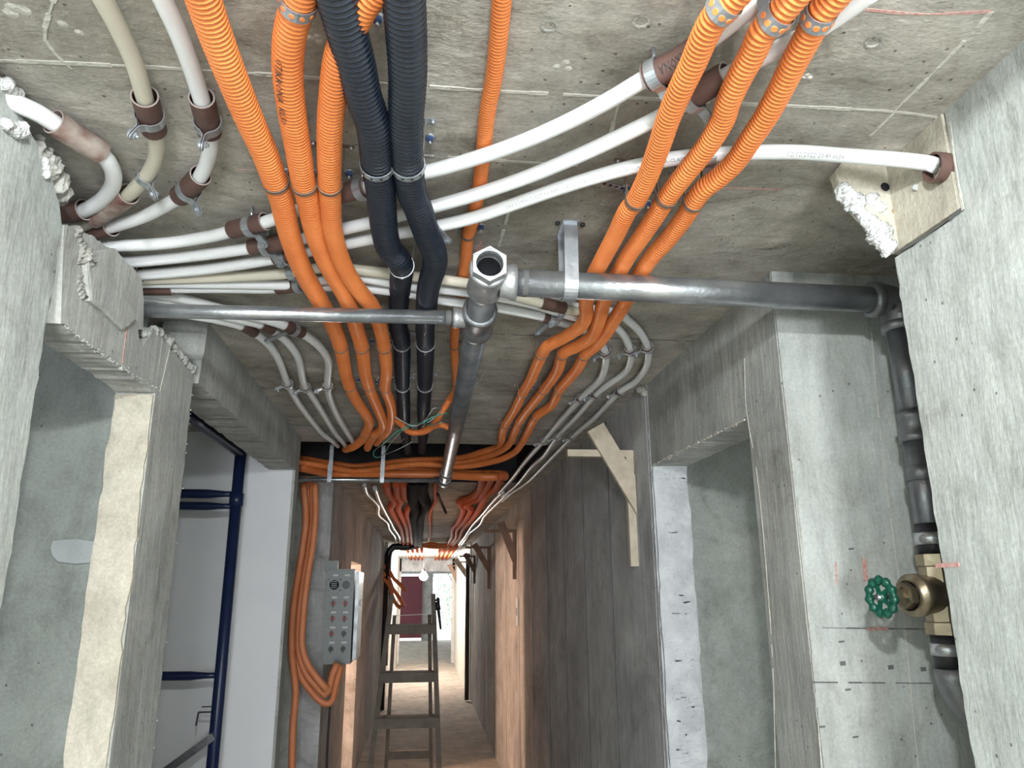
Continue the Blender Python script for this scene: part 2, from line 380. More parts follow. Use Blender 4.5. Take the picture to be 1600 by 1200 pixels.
# stub of broken beam on the ceiling
stub = prism([(.715, CEIL-.001), (.812, CEIL-.001), (.812, 2.258, 1), (.772, 2.262, 1), (.752, 2.30, 1), (.728, 2.33, 1), (.706, 2.365, .5), (.700, 2.40, .5)], 'y', 1.085, 1.108, M_beige, 'wall_right', .0015, seed=27, sub=.006, label='broken beam stub under the ceiling beside the white pipe end')
MB().lathe(at(1383, 292, 'y', 1.084), (0, -1, 0), [(0, .0085), (.001, .008), (.0012, .0001)], 9, False).build('black_smudge', M_dark, stub)
MB().lathe(at(1398, 330, 'y', 1.0845), (0, -1, 0), [(0, .006), (.0008, .005), (.001, .0001)], 7, False).build('rust_stain', mat('rust_stain', (.32, .22, .12), .9), stub)
colw = slab('wall_right', (XR+.002, 1.55, 0), (2.4, 1.65, CEIL), M_col, 'pale formwork marked wall behind the riser pipe')
colp = slab('wall_right', (XR, 1.555, 0), (XR+.12, 1.745, CEIL-.001), M_wall, 'corner strip of the riser wall facing the corridor')
hr = prism([(1.745, 2.112, 1), (2.571, 2.118), (2.571, CEIL), (1.745, CEIL)], 'x', XR+.002, XR+.13, M_wall, 'wall_right', .002, seed=29, sub=.012, chip=.003, label='concrete header over the right doorway with a pipe shadow')
jr = slab('wall_right', (XR+.001, 2.571, 0), (XR+.13, 2.60, CEIL), M_plaster, 'doorway jamb')
prism([(XR+.004, 0, .6), (XR+.128, 0, .8), (XR+.128, 2.117), (XR+.004, 2.117, .6)], 'y', 2.556, 2.5705, M_plaster, 'jamb_plaster', .004, seed=31, parent=jr, kind=None, sub=.04, chip=.004, label='scraped white plaster on the jamb')
m = MB(); rnd = random.Random(5)
for k in range(150):
    z = rnd.uniform(.9, 2.1); x = XR+.02+rnd.random()*.08
    m.bar((x, 2.5545, z), (x+rnd.uniform(.01, .03), 2.5545, z+rnd.uniform(-.004, .006)), .004, .004, (0, 1, 0))
o = m.build('trowel_ridges', M_plaster, jr); o['kind'] = 'stuff'
slab('wall_right_room', (XR+.14, 2.72, 0), (2.4, 2.82, CEIL), M_wallN, 'pale concrete wall inside the right doorway')
wrc = slab('wall_right', (XR, 2.60, 0), (XR+.12, 12.7, CEIL), M_board, 'long board marked corridor wall carrying the timber brackets')
slab('wall_right', (XR-.02, 12.7, 0), (XR+.12, 18.9, CEIL), M_farwhite, 'pale plastered corridor wall near the far opening')
slab('wall_right_room', (2.4, BACK, 0), (2.5, FAR, CEIL), M_wall, 'outer wall of the right rooms')
# far end
ew = slab('wall_far', (-.61, 18.9, 2.11), (.80, 19.1, CEIL), M_board, 'dark lintel at the end of the corridor')
slab('wall_far', (-2.9, 18.9, 0), (-.52, 19.1, CEIL), M_farwhite, 'pale wall beside the far opening')
slab('wall_far', (.72, 18.9, 0), (2.4, 19.1, CEIL), M_farwhite, 'pale wall beside the far opening, sunlit side')
slab('wall_far', (-2.9, 26.9, 2.20), (2.4, 27.0, CEIL), M_board, 'lintel over the open gate')
slab('wall_far', (.0, 26.88, 0), (.36, 27.0, 2.2), M_wall, 'grey post beside the red gate')
slab('wall_far', (-2.9, 26.88, 0), (-1.3, 27.0, 2.2), M_wall, 'grey wall beyond the red gate')
gt = thing('gate', 'dark red sheet metal gate at the far end of the corridor', 'gate', loc=(-.65, 26.8, 0))
MB().box((-1.3, 26.8, .1), (0.0, 26.84, 2.12)).build('leaf', M_gate, gt)
for z in (.5, 1.1, 1.7):
    MB().box((-1.3, 26.78, z), (0.0, 26.80, z+.06)).build('rail', M_gate, gt)
slab('ground', (-30, 27.0, -.12), (30, 70, -.02), M_ground, 'bright ground outside the gate')

# ------------------------------------------------------------------ ceiling seams and marks on the setting
def cpt(px, py, dz=0): p = at(px, py, 'z', CEIL-dz); return (p[0], p[1], CEIL)
SE = [[(-60, 92), (150, 100), (420, 116), (700, 137), (1000, 153), (1250, 166), (1396, 174), (1483, 186)],
      [(560, 236), (700, 245), (900, 258)], [(1549, 18), (1475, 95), (1396, 174)], [(1396, 176), (1345, 226)],
      [(968, 156), (955, 205)], [(795, 330), (775, 400)], [(90, -20), (70, 60), (110, 105)], [(560, -30), (562, 128)],
      [(80, 310), (60, 260)]]
for i, s in enumerate(SE):
    rough_strip([cpt(*p) for p in s], .006, .003, M_seam, 'seam', ce, (0, 0, 1), seed=i)
for y in (2.05, 2.75, 3.4):
    rough_strip([(XL, y, CEIL), (0, y+.01, CEIL), (XR, y+.02, CEIL)], .004, .002, M_groove, 'seam', ce, (0, 0, 1), seed=int(y*10))
for i, s in enumerate([[(1345, 14), (1440, 22), (1545, 18)], [(1110, 293), (1218, 296)], [(752, 375), (745, 405)], [(340, 262), (395, 266)]]):
    D = [cpt(*p) for p in s]; rough_strip(D, .004 if i != 2 else .012, .0012, M_red, 'chalk_mark', ce, (0, 0, 1), seed=40+i)
# cast-in hollows in the ceiling
for (px, py) in [(858, 40), (1002, 33), (1365, 65)]:
    c = np.array(cpt(px, py)); MB().lathe(c-[0, 0, .0015], (0, 0, 1), [(0, .012), (.0, .009), (.003, .008), (.008, .001)], 9, False).build('tie_hole', M_rough, ce)
for i, (px, py, r) in enumerate([(490, 60, .01), (1265, 118, .008), (880, 100, .01), (30, 12, .016), (110, 45, .010)]):
    c = np.array(cpt(px, py)); rr = random.Random(i); m = MB()
    for k in range(3):
        d = np.array([rr.uniform(-1, 1), rr.uniform(-1, 1), 0])*r
        m.lathe(c+d-[0, 0, .003], (0, 0, 1), [(.0015, .0001), (.002, r*.3), (.003, r*.6)], 7, phase=rr.random())
    m.build('mortar_lump', M_seam, ce)
# wall marks
def wmark(pts, ax, v, parent, wd=.004, mt=M_red, name='chalk_mark', nrm=None, seed=1, th=.0012):
    P = [at(px, py, ax, v) for px, py in pts]
    rough_strip(P, wd, th, mt, name, parent, nrm or ((1, 0, 0) if ax == 'x' else (0, 1, 0)), seed)
wmark([(200, 507), (196, 530), (192, 566)], 'x', XL+.001, hd)
wmark([(1462, 884), (1495, 882)], 'x', XR-.0005, wr, .006)
wmark([(1350, 872), (1353, 905)], 'y', 1.549, colw, .008)
wmark([(1306, 878), (1307, 910)], 'y', 1.549, colw, .003)
wmark([(1355, 983), (1385, 982)], 'y', 1.549, colw, .006)
wmark([(1285, 981), (1450, 983)], 'y', 1.5495, colw, .0025, M_groove, 'formwork_joint', seed=4)
wmark([(1270, 1066), (1490, 1068)], 'y', 1.5495, colw, .0025, M_groove, 'formwork_joint', seed=5)
wmark([(1362, 520), (1368, 600), (1385, 760), (1412, 960), (1425, 1100), (1438, 1230)], 'y', 1.5495, colw, .0018, M_seam, 'formwork_joint', seed=6)
wmark([(1216, 520), (1258, 900), (1285, 1210)], 'y', 1.5495, colw, .0035, M_rough, 'formwork_joint', seed=7)
for i, (px, py) in enumerate([(1317, 1037), (1392, 1043), (1443, 1046), (1330, 858), (1315, 1003), (1325, 1078), (1285, 1136), (1337, 1152)]):
    c = at(px, py, 'y', 1.549); MB().bar(c-[.006, 0, 0], c+[.006, 0, .001], .0035 if py not in (1037, 1043, 1046) else .008, .001, (0, 1, 0)).build('pock_mark', M_groove, colw)
wmark([(1504, 325), (1490, 337), (1440, 372), (1400, 396)], 'x', XR-.004, wr, .004, M_groove, 'crack', seed=8)
wmark([(1484, 190), (1490, 240), (1504, 325)], 'x', XR-.004, wr, .006, M_seam, 'mortar_edge', seed=9)
wmark([(1163, 560), (1166, 640), (1185, 760), (1205, 1000), (1212, 1210)], 'x', XR-.001, colp, .003, M_seam, 'formwork_joint', seed=10)
wmark([(1020, 727), (1060, 706), (1110, 682), (1163, 656)], 'x', XR, hr, .005, M_seam, 'rough_edge', seed=11, th=.004)
wmark([(250, 612), (262, 560), (268, 535)], 'x', XL+.001, hd, .003, M_seam, 'formwork_joint', seed=12)
for i, y in enumerate((3.2, 3.75, 4.3, 4.9, 5.6, 6.4, 7.4, 8.6, 10.0)):
    strip((XR-.0008, y, .0), (XR-.0008, y, CEIL), .006, .002, M_groove, 'board_joint', wrc, (1, 0, 0))
patch = prism([tuple(at(a, b, 'y', 1.846)[[0, 2]]) for a, b in [(84,845),(120,842),(158,848),(158,878),(120,881),(92,878),(83,868),(80,856)]], 'y', 1.842, 1.85, mat('grey_filler', (.50, .54, .54), .8, noise=(.40, .44, .44), nscale=12, bump=.3), 'mortar_patch', kind='structure', seed=3, label='rounded patch of grey filler on the wall inside the first doorway')
patch.parent = [o for o in bpy.data.objects if o.get('label', '').startswith('grey green concrete wall')][0]; del patch['kind']
for px, py, wdx, h in [(1345, 0, 0, 0)]: pass
def lumps(name, P, mat_, r, seed, parent=None, amp=.7, freq=110):
    from mathutils import noise
    D = catmull(np.array(P, float), .0016); T = tangents(D); rr = random.Random(seed); n = len(D)
    prof = np.array([r*(.75+.45*noise.noise(Vector(d)*45+Vector((seed, 0, 0)))) for d in D]); prof[:4] *= [.05, .5, .75, .9]; prof[-4:] *= [.9, .75, .5, .05]
    m = MB().rings(D, T, prof, 26, True, False); V = m.v[0]
    C0 = np.repeat(D, 26, axis=0)
    for i in range(len(V)):
        v = Vector(V[i]); a = 1-2*abs(noise.noise(v*freq+Vector((seed, 3, 7)))); b = 1-2*abs(noise.noise(v*freq*2.3))
        V[i] = C0[i]+(V[i]-C0[i])*(1+amp*(.65*a+.35*b)-amp*.4)
    m.sm = [True]*len(m.sm)
    return m.build(name, mat_, parent)
# crumbled edges
def crumbs(name, P, parent, n, r, seed=1, mat_=M_rough, spread=.008):
    rr = random.Random(seed); m = MB(); D = catmull(np.array(P, float), .004)
    for k in range(n):
        c = D[rr.randrange(len(D))] + np.array([rr.gauss(0, 1), rr.gauss(0, 1), rr.gauss(0, 1)])*spread
        q = r*rr.uniform(.4, 1.3)
        d = np.array([rr.gauss(0, 1), rr.gauss(0, 1), rr.gauss(0, 1)]); d /= np.linalg.norm(d)
        m.lathe(c-d*q, d, [(0, .0001), (q*.5, q*.85), (q*1.2, q), (q*1.8, q*.4), (q*2, .0001)], 6, phase=rr.random(), smooth=False)
    o = m.build(name, mat_, parent); o['kind'] = 'stuff'; return o
crumbs('crumbled_edge', [at(100, 510, 'x', XL), at(170, 560, 'x', XL), at(247, 609, 'x', XL)], hd, 120, .0016, 3, M_wall, spread=.0016)
o = lumps('broken_edge', [at(104, 356, 'x', XL-.016), at(113, 385, 'x', XL-.016), at(118, 415, 'x', XL-.016), at(110, 440, 'x', XL-.016), at(116, 470, 'x', XL-.016)], M_rough, .024, 5, hd, .8, 95)
o = lumps('broken_edge', [at(222, 522, 'x', XL-.01), at(245, 518, 'x', XL-.01), at(262, 532, 'x', XL-.01), at(302, 582, 'x', XL-.01)], M_wall, .012, 6, pl_, .6, 90)
crumbs('crumbled_edge', [at(1020, 727, 'x', XR), at(1163, 656, 'x', XR)], hr, 60, .0025, 6, spread=.003)
crumbs('crumbled_edge', [(XL, 1.985, .8), (XL, 1.975, 1.6), (XL, 1.968, 2.2)], pl_, 60, .0018, 7, M_wall, spread=.0012)
# foam
def foam(px_list, ax, v, label, n, r, seed, sp):
    P = [at(px, py, ax, v) for px, py in px_list]
    return tag(lumps('foam_filler', P, M_foam, r, seed), label, 'foam')
foam([(1306, 292), (1320, 302), (1336, 318), (1348, 336), (1364, 352), (1376, 370), (1384, 384), (1396, 393)], 'y', 1.086, 'white crumbly foam filler on the broken mortar beside the white pipe end', 210, .019, 3, .009)
foam([(1352, 305), (1366, 318), (1380, 332)], 'y', 1.088, 'thick patch of white foam spread over the broken beige stub', 40, .015, 14, .004)
foam([(1425, 292), (1450, 296), (1458, 300)], 'y', 1.02, 'small smear of white foam below the brown collar on the pale pier', 40, .006, 4, .004)
foam([(1445, 222), (1455, 232)], 'y', 1.0, 'dab of white foam above the brown collar under the ceiling', 25, .006, 5, .004)
foam([(70, 245), (73, 262), (72, 280)], 'x', XL+.004, 'white foam bead on the broken edge of the pale wall', 70, .009, 6, .004)
foam([(4, 125), (18, 140), (32, 150)], 'x', XL+.004, 'white foam lump above the pipe at the ceiling edge', 60, .012, 7, .006)
foam([(5, 190), (25, 205), (38, 200)], 'x', XL+.004, 'off-white foam under the pipe on top of the pale wall', 60, .014, 8, .007)
lumps('debris', [(XL-.02, 1.10, 2.375), (XL-.015, 1.17, 2.36), (XL-.03, 1.24, 2.35)], M_rough, .026, 9, wl, .6, 60)

# ------------------------------------------------------------------ flexible runs on the ceiling
def path(pts, z, zfar=None, back=0.0, y0=1.65, y1=2.5):
    out = []
    for p in pts:
        zz = p[2] if len(p) > 2 else z
        q = at(p[0], p[1], 'z', zz)
        if zfar is not None and len(p) < 3:
            t = min(1, max(0, (q[1]-y0)/(y1-y0))); zz = z+(zfar-z)*t; q = at(p[0], p[1], 'z', zz)
        out.append(q)
    out = np.array(out)
    if back:
        d = out[0]-out[1]; d /= np.linalg.norm(d); out = np.vstack([out[0]+d*back, out])
    return out
def near(D, px, py):
    P = proj(D); k = int(np.argmin((P[:, 0]-px)**2+(P[:, 1]-py)**2)); T = tangents(D); return D[k], T[k], k

def run(name, pts, r, mt, label, cat, group, z, zfar=None, back=0, pitch=None, seg=12, step=.02):
    P = path(pts, z, zfar, back)
    o, D = tube(P, r, mt, name, None, step, seg, pitch); tag(o, label, cat, group); return o, D

def ortho(t, up=(0, 0, 1)):
    t = np.array(t, float); u = np.array(up, float); u = u-t*(u@t); u /= np.linalg.norm(u); return u, np.cross(t, u)

def strap(D, px, py, r, label, group, wide=.010, mt=None, holes=False, ears=True):
    c, t, k = near(D, px, py); u, b = ortho(t)
    s = thing('pipe_strap', label, 'strap', group, tuple(c))
    m = MB(); n = 20; th = .0012; R0 = r+.0008; mt = mt or M_strap
    V = []; Fc = []
    for j in range(n):
        a = 2*math.pi*j/n; d = u*math.cos(a)+b*math.sin(a)
        for (rr_, h) in ((R0, -wide/2), (R0+th, -wide/2), (R0+th, wide/2), (R0, wide/2)): V.append(c+d*rr_+t*h)
    for j in range(n):
        o = 4*j; q = 4*((j+1) % n); Fc += [(o+i, q+i, q+(i+1) % 4, o+(i+1) % 4) for i in range(4)]
    m.add(V, Fc, False); m.build('band', mt, s)
    if ears:
        top = CEIL
        for sg in (-1, 1):
            e = MB(); a = c+b*sg*(r*.9)+u*(r*.4); e.bar(a, (a[0]+b[0]*sg*.004, a[1]+b[1]*sg*.004, top-.001), .0012, wide, tuple(t))
            q = np.array([a[0]+b[0]*sg*.012, a[1]+b[1]*sg*.012, top-.0015]); e.bar(q-b*sg*.012, q+b*sg*.008, wide, .0015, (0, 0, 1)); e.build('tab', mt, s)
        for sg in (-1, 1):
            q = np.array([c[0]+b[0]*sg*(r+.012), c[1]+b[1]*sg*(r+.012), top-.001])
            MB().cyl(q, q-[0, 0, .006], .0045, .003, 8).build('screw', M_zinc, s)
    if holes:
        h = MB()
        for j in range(6):
            a = math.pi*.55+math.pi*.9*j/5; d = u*math.cos(a)+b*math.sin(a); q = c+d*(R0+th)
            h.cyl(q-d*.0005, q+d*.0004, wide*.2, None, 8, smooth=False)
        h.build('perforations', M_blackp if holes == 'b' else M_orange, s)
    return s

def saddle(D, px, py, r, ex, ey, label, group=None, mt=None, drop=None):
    """zinc clamp: band round the sleeve, two folded ears bolted together, ears pointing to image point ex,ey"""
    c, t, k = near(D, px, py); u, b = ortho(t); mt = mt or M_zinc; wide = .016
    e = at(ex, ey, 'z', c[2]-.004); d = e-c; d[2] = -(.02 if drop is None else drop); d = d-t*(d@t); L_ = np.linalg.norm(d); d = d/L_
    s = thing('pipe_clamp', label, 'clamp', group, tuple(c)); R0 = r+.0006; th = .0018
    a0 = math.atan2(d@b, d@u); m = MB(); V = []; Fc = []; n = 22; gap = .35
    angs = [a0+gap+(2*math.pi-2*gap)*j/n for j in range(n+1)]
    for a in angs:
        q = u*math.cos(a)+b*math.sin(a)
        for rr_, h in ((R0, -wide/2), (R0+th, -wide/2), (R0+th, wide/2), (R0, wide/2)): V.append(c+q*rr_+t*h)
    for j in range(n):
        o = 4*j; Fc += [(o+i, o+4+i, o+4+(i+1) % 4, o+(i+1) % 4) for i in range(4)]
    Fc += [(0, 1, 2, 3), (4*n+3, 4*n+2, 4*n+1, 4*n)]
    m.add(V, Fc, False); m.build('band', mt, s)
    Le = max(L_, r+.022)
    side = np.cross(t, d); side /= np.linalg.norm(side)
    for sg in (-1, 1):
        a = c+d*(R0*math.cos(gap))+side*sg*(R0*math.sin(gap)+.001)
        k1 = c+d*(R0+.006)+side*sg*.0016; k2 = c+d*Le+side*sg*.0016
        e_ = MB(); e_.bar(a, k1, .0016, wide, tuple(t)); e_.bar(k1, k2, .0016, wide*.95, tuple(t))
        tip = k2; e_.cyl(tip-side*.0008, tip+side*.0008, wide*.475, None, 14, smooth=False)
        e_.build('ear', mt, s)
    q = c+d*(Le-.003)
    MB().cyl(q-side*.010, q+side*.006, .0026, None, 8).build('bolt', M_zinc, s)
    MB().cyl(q+side*.003, q+side*.0065, .0055, .0048, 6, smooth=False).cyl(q-side*.0065, q-side*.003, .0055, None, 6, smooth=False).build('nut', M_zinc, s)
    # root: threaded stud up to the ceiling
    st = c-d*0; MB().cyl((c[0], c[1], c[2]+r), (c[0], c[1], CEIL), .003, None, 8).build('stud', M_zinc, s)
    return s

def sleeve(D, pa, pb, r, label, group, mt=None, off=(0, 0, .002), name='pipe_sleeve', stiff=.5):
    _, _, a = near(D, *pa); _, _, b = near(D, *pb)
    if a > b: a, b = b, a
    S = D[a:b+1]+np.array(off)
    if len(S) < 3: S = np.vstack([S[0], (S[0]+S[-1])/2, S[-1]])
    # straight, slightly stiff length of tube
    k = np.linspace(0, 1, len(S))[:, None]; S = (1-stiff)*S+stiff*(S[0]*(1-k)+S[-1]*k)
    T = tangents(S); s = thing(name, label, 'pipe sleeve', group, tuple(S[0])); m = MB()
    n = len(S); seg = 18
    m.rings(S, T, r, seg, False); m.rings(S, T, r-.002, seg, False)
    m.build('tube', mt or M_brown, s)
    for i in (0, n-1):
        MB().rings([S[i], S[i]+T[i]*.0008*(1 if i else -1), S[i]+T[i]*.0008*(1 if i else -1), S[i]], [T[i]]*4, [r+.0002, r+.0002, r-.0022, r-.0022], seg, False, False).build('cut_rim', M_rim, s)
    return s

ZO, ZOF, ZK, ZW = 2.344, 2.392, 2.338, 2.388
G = 'corrugated orange conduits'
conds = {}
def conduit(key, pts, label, r=.020, z=ZO, zf=ZOF, mt=None, pitch=.0076, group=G, back=.45, name='corrugated_conduit'):
    o, D = run(name, pts, r, mt or M_orange, label, 'conduit', group, z, zf, back, pitch, 16); conds[key] = (o, D, r); return D

conduit('o1', [(318,0),(339,60),(360,114),(387,180),(414,240),(429,281),(440,312),(446,340),(457,381),(475,426),(502,474),(520,507),(532,540),(543,594),(556,624),(573,650),(577,662),(572,676),(565,688),(552,698),(540,702,2.45)],
        'orange corrugated conduit running along the outer side of the trio beside the white pipes', .0205)
conduit('o2', [(466,4),(452,60),(450,120),(457,180),(466,234),(473,278),(482,315),(488,345),(496,375),(514,417),(538,459),(547,480),(556,510),(565,540),(571,585),(577,606),(586,628),(598,658),(596,671),(586,679),(578,690),(574,700,2.42)],
        'orange corrugated conduit with black lettering, the middle one of its trio', .020)
conduit('o3', [(590,-20),(572,0),(550,40),(530,86),(520,150),(515,210),(515,281),(516,315),(519,357),(529,396),(544,429),(565,459),(580,477),(592,504),(600,540),(604,579),(602,606),(610,630),(612,652),(607,671),(598,681),(588,692,2.42)],
        'orange corrugated conduit passing behind the black conduits at the top', .019, z=2.344)
conduit('p1', [(1139,3),(1119,24),(1102,54),(1083,99),(1063,141),(1044,186),(1030,228),(1012,276),(994,312),(980,330),(961,369),(940,408),(928,432),(916,474),(916,492),(907,510),(880,528),(853,543),(841,567),(829,594),(817,614),(805,639),(790,663),(785,676,2.39),(784,686,2.395),(776,698,2.45),(750,707,2.46),(714,716,2.47),(640,719,2.47),(560,728,2.47),(520,724,2.47),(470,716,2.47),(440,714,2.47)],
        'orange corrugated conduit of the right trio nearest the steel main, turning across the ceiling', .0175)
conduit('p2', [(1231,6),(1213,27),(1192,48),(1177,81),(1156,120),(1138,159),(1129,188),(1105,228),(1072,270),(1042,309),(1025,336),(1003,369),(982,399),(967,426),(943,474),(937,498),(925,525),(904,540),(880,552),(871,579),(850,609),(826,639),(811,660),(802,680,2.39),(798,690,2.392),(788,701,2.405),(765,712,2.43),(720,723,2.43),(640,728,2.43),(560,738,2.43),(520,732,2.43),(470,722,2.43),(440,720,2.43)],
        'orange corrugated conduit in the middle of the right trio', .0175)
conduit('p3', [(1300,0),(1282,21),(1261,60),(1240,99),(1219,141),(1198,180),(1174,216),(1147,255),(1120,280),(1100,295),(1084,315),(1072,336),(1045,372),(1018,402),(1000,429),(976,474),(961,498),(946,522),(931,540),(914,553),(904,573),(892,588),(874,609),(862,633),(838,651),(822,680,2.39),(815,693,2.39),(802,708,2.388),(774,720,2.388),(720,729,2.388),(650,725,2.388),(560,736,2.388),(500,727,2.388),(440,718,2.388)],
        'orange corrugated conduit of the right trio nearest the pale pier', .0175)
conduit('c', [(784,0),(779,60),(772,120),(761,180),(755,240),(748,300),(737,350),(731,368),(728,405),(724,429),(718,474),(712,510),(710,540),(712,585),(712,609),(703,624),(688,648,2.35),(676,666,2.33),(661,675,2.32),(640,675,2.32),(628,664,2.35),(617,653,2.40)],
        'thin orange conduit running alone down the middle and looping at its end', .0128, z=2.4055, zf=2.4055, pitch=.0062)
conduit('k1', [(529,0),(541,45),(556,99),(568,150),(583,195),(589,255),(595,300),(598,335),(601,362),(608,388),(622,404),(628,420,2.36),(626,440,2.37),(623,480,2.385),(622,507,2.385),(628,534,2.39),(629,600,2.39),(631,640,2.40),(632,664,2.40),(634,680,2.42),(637,704,2.47)],
        'thick black corrugated conduit that ends its bend at a clamp beside the orange trio', .0252, ZK, 2.388, M_black, .009, 'black corrugated conduits')
conduit('k2', [(631,0),(635,60),(637,120),(634,195),(637,255),(643,300),(655,330),(667,366),(679,396),(679,417),(673,435),(668,459),(666,486),(664,516),(665,537),(664,600),(662,640),(662,664,2.40),(661,680,2.42),(659,704,2.47)],
        'thick black corrugated conduit nearer the steel main', .0252, ZK, 2.388, M_black, .009, 'black corrugated conduits')
# small orange end
o, D = run('corrugated_conduit', [(703,669,2.30), (690,664,2.31), (672,668,2.33), (655,676,2.34)], .012, M_orange, 'short loose end of thin orange conduit behind the steel main', 'conduit', G, 2.33, None, 0, .0062)

NTH = ['first', 'second', 'third', 'fourth', 'fifth', 'sixth']
SG = 'straps holding the orange conduits'
desc = {'o1': 'outer orange conduit', 'o2': 'lettered orange conduit', 'o3': 'orange conduit beside the black pair',
        'p1': 'right trio conduit nearest the steel main', 'p2': 'middle conduit of the right trio', 'p3': 'right trio conduit nearest the pier',
        'c': 'thin central orange conduit', 'k1': 'black conduit beside the orange trio', 'k2': 'black conduit nearer the steel main'}
def straps(key, pl, **kw):
    o, D, r = conds[key]
    for i, (px, py) in enumerate(pl):
        strap(D, px, py, r, 'thin steel strap on the %s, %s from the camera' % (desc[key], NTH[i]), kw.get('group', SG), kw.get('wide', .008), kw.get('mt'), kw.get('holes', False), kw.get('ears', True))
straps('o1', [(428,284),(532,540),(549,602),(572,678)])
straps('o2', [(466,4)], wide=.016, mt=M_zinc, holes=True)
for k_, pl in (('o2', [(473,288),(565,541),(577,603),(586,680)]), ('o3', [(515,288),(600,542),(603,606)])):
    o_, D_, r_ = conds[k_]
    for i, (px, py) in enumerate(pl): strap(D_, px, py, r_, 'thin steel strap on the %s, %s from its large bend' % (desc[k_], NTH[i]), SG, .008)
straps('p1', [(994,312),(846,551),(817,614),(790,664)]); straps('p2', [(1042,309),(880,553),(850,609),(811,660)]); straps('p3', [(1084,315),(914,554),(874,609),(838,651)])
for k_, p in (('p1', (1130, 8)), ('p2', (1213, 27)), ('p3', (1279, 24))):
    o_, D_, r_ = conds[k_]; strap(D_, *p, r_, 'wide perforated strap at the top of the %s' % desc[k_], 'wide perforated straps on the right trio', .020, M_zinc, True, True)
straps('c', [(731,366),(710,540)], wide=.008)
straps('k1', [(589,257),(628,415),(628,536),(629,602)], wide=.012, mt=M_zinc, holes='b', group='straps holding the black conduits')
straps('k2', [(637,257),(665,536),(664,602)], wide=.012, mt=M_zinc, holes='b', group='straps holding the black conduits')

# white plastic pipes
GW = 'white plastic pipes'
W = {}
def pex(key, pts, label, mt=None, r=.0122, z=ZW, back=0, group=GW):
    o, D = run('plastic_pipe', pts, r, mt or M_pex, label, 'pipe', group, z, None, back, None, 14, .012); W[key] = D; return o, D
pex('w1', [(162,0),(186,45),(210,99),(226,153),(236,190),(243,215),(244,237),(237,262),(222,283),(195,310),(165,332),(130,352),(100,365)], 'yellowed plastic pipe bending into the wall hole, with two brown sleeves', M_pexy, back=.4)
pex('w2', [(255,0),(276,45),(297,99),(315,156),(324,190),(328,215),(328,235),(321,260),(308,283),(285,305),(262,319),(225,338),(180,353),(130,368),(100,374)], 'long white plastic pipe curving between two clamped brown sleeves beside the orange conduit', back=.4)
pex('w3', [(-60,125),(-10,146),(36,166),(60,177),(85,193),(120,217),(150,234),(166,248),(177,270),(175,292),(160,312),(140,325),(118,333),(90,335),(60,336)], 'white plastic pipe in a tight U bend around the broken wall corner', r=.0135)
u1, _ = pex('u1', [(1200,-12),(1150,30),(1100,68),(1060,98),(1010,122),(940,163),(860,203),(780,235),(700,260),(640,275),(590,288),(540,303),(480,323),(415,347),(380,356),(330,369),(260,380),(190,384),(140,385),(100,385)], 'uppermost of the three long white pipes crossing under the ceiling', z=2.3785)
u2, _ = pex('u2', [(1370,-18),(1283,42),(1180,95),(1135,119),(1090,147),(1040,178),(980,208),(900,245),(820,278),(740,305),(680,322),(600,343),(540,357),(470,374),(430,382),(370,391),(300,400),(200,410),(120,414)], 'second long white pipe crossing under the ceiling, running out at the top corner', z=2.3785)
u3, _ = pex('u3', [(1463,259,2.335),(1450,255,2.345),(1400,249,2.362),(1320,243),(1250,238),(1180,238),(1100,243),(1040,250),(960,268),(880,292),(800,320),(740,340),(680,354),(600,369),(540,381),(475,394),(430,404),(370,414),(310,422),(217,430),(140,434)], 'long printed white pipe reaching the brown collar on the pale pier', z=2.3785)
pex('l4', [(905,488),(862,478),(814,466),(736,444),(646,432),(550,421),(500,419),(442,428),(350,433),(262,436),(217,437),(140,438)], 'upper pipe of the lower white bundle, cream coloured', M_pexy, z=2.3785)
pex('l5', [(905,497),(880,490),(820,472),(733,457),(646,447),(556,433),(508,437),(436,450),(350,450),(274,450),(217,450),(140,450)], 'middle pipe of the lower white bundle with a wide brown sleeve at the wall', z=2.3785)
pex('l6', [(870,500),(850,495),(778,481),(733,475),(685,468),(646,459),(560,449),(508,447),(440,445),(340,443),(230,442),(140,444)], 'lowest white pipe of the bundle, ending in a sleeve behind the steel main', z=2.3785)
pex('la', [(150,470),(225,474),(286,490),(340,500),(379,510),(400,522),(421,540),(436,564),(448,596),(456,612),(469,634),(502,676),(520,690),(528,697,2.44)], 'outermost of three grey white pipes curving down beside the concrete header', r=.0115)
pex('lb', [(150,462),(240,466),(320,486),(380,501),(409,508),(432,521),(451,537),(466,560),(475,600),(487,618),(502,642),(523,676),(535,690),(540,697,2.44)], 'middle of three grey white pipes curving beside the concrete header', r=.0115)
pex('lc', [(150,456),(260,462),(350,484),(410,498),(448,510),(475,523),(499,541),(513,564),(512,594),(514,618),(526,648),(547,683),(556,697,2.44)], 'innermost of three grey white pipes curving beside the orange trio', r=.0125)
pex('ra', [(830,464),(905,480),(960,488),(985,504),(1002,522),(1011,540),(1013,556),(1008,576),(992,597),(966,614),(930,652),(894,683),(854,724),(826,752),(800,770),(785,783)], 'outermost of three white pipes curving towards the timber bracket', r=.0112, z=2.402)
pex('rb', [(862,484),(930,499),(960,510),(976,526),(984,545),(986,560),(976,582),(942,607),(925,623),(900,652),(871,682),(850,712),(832,728),(808,757),(785,776)], 'middle of three white pipes curving towards the timber bracket', r=.0112, z=2.402)
pex('rc', [(862,498),(900,512),(928,524),(941,540),(947,560),(938,592),(910,620),(878,655),(850,688),(820,722),(800,748),(780,770)], 'innermost of three white pipes curving beside the right orange trio', r=.0125, z=2.400)
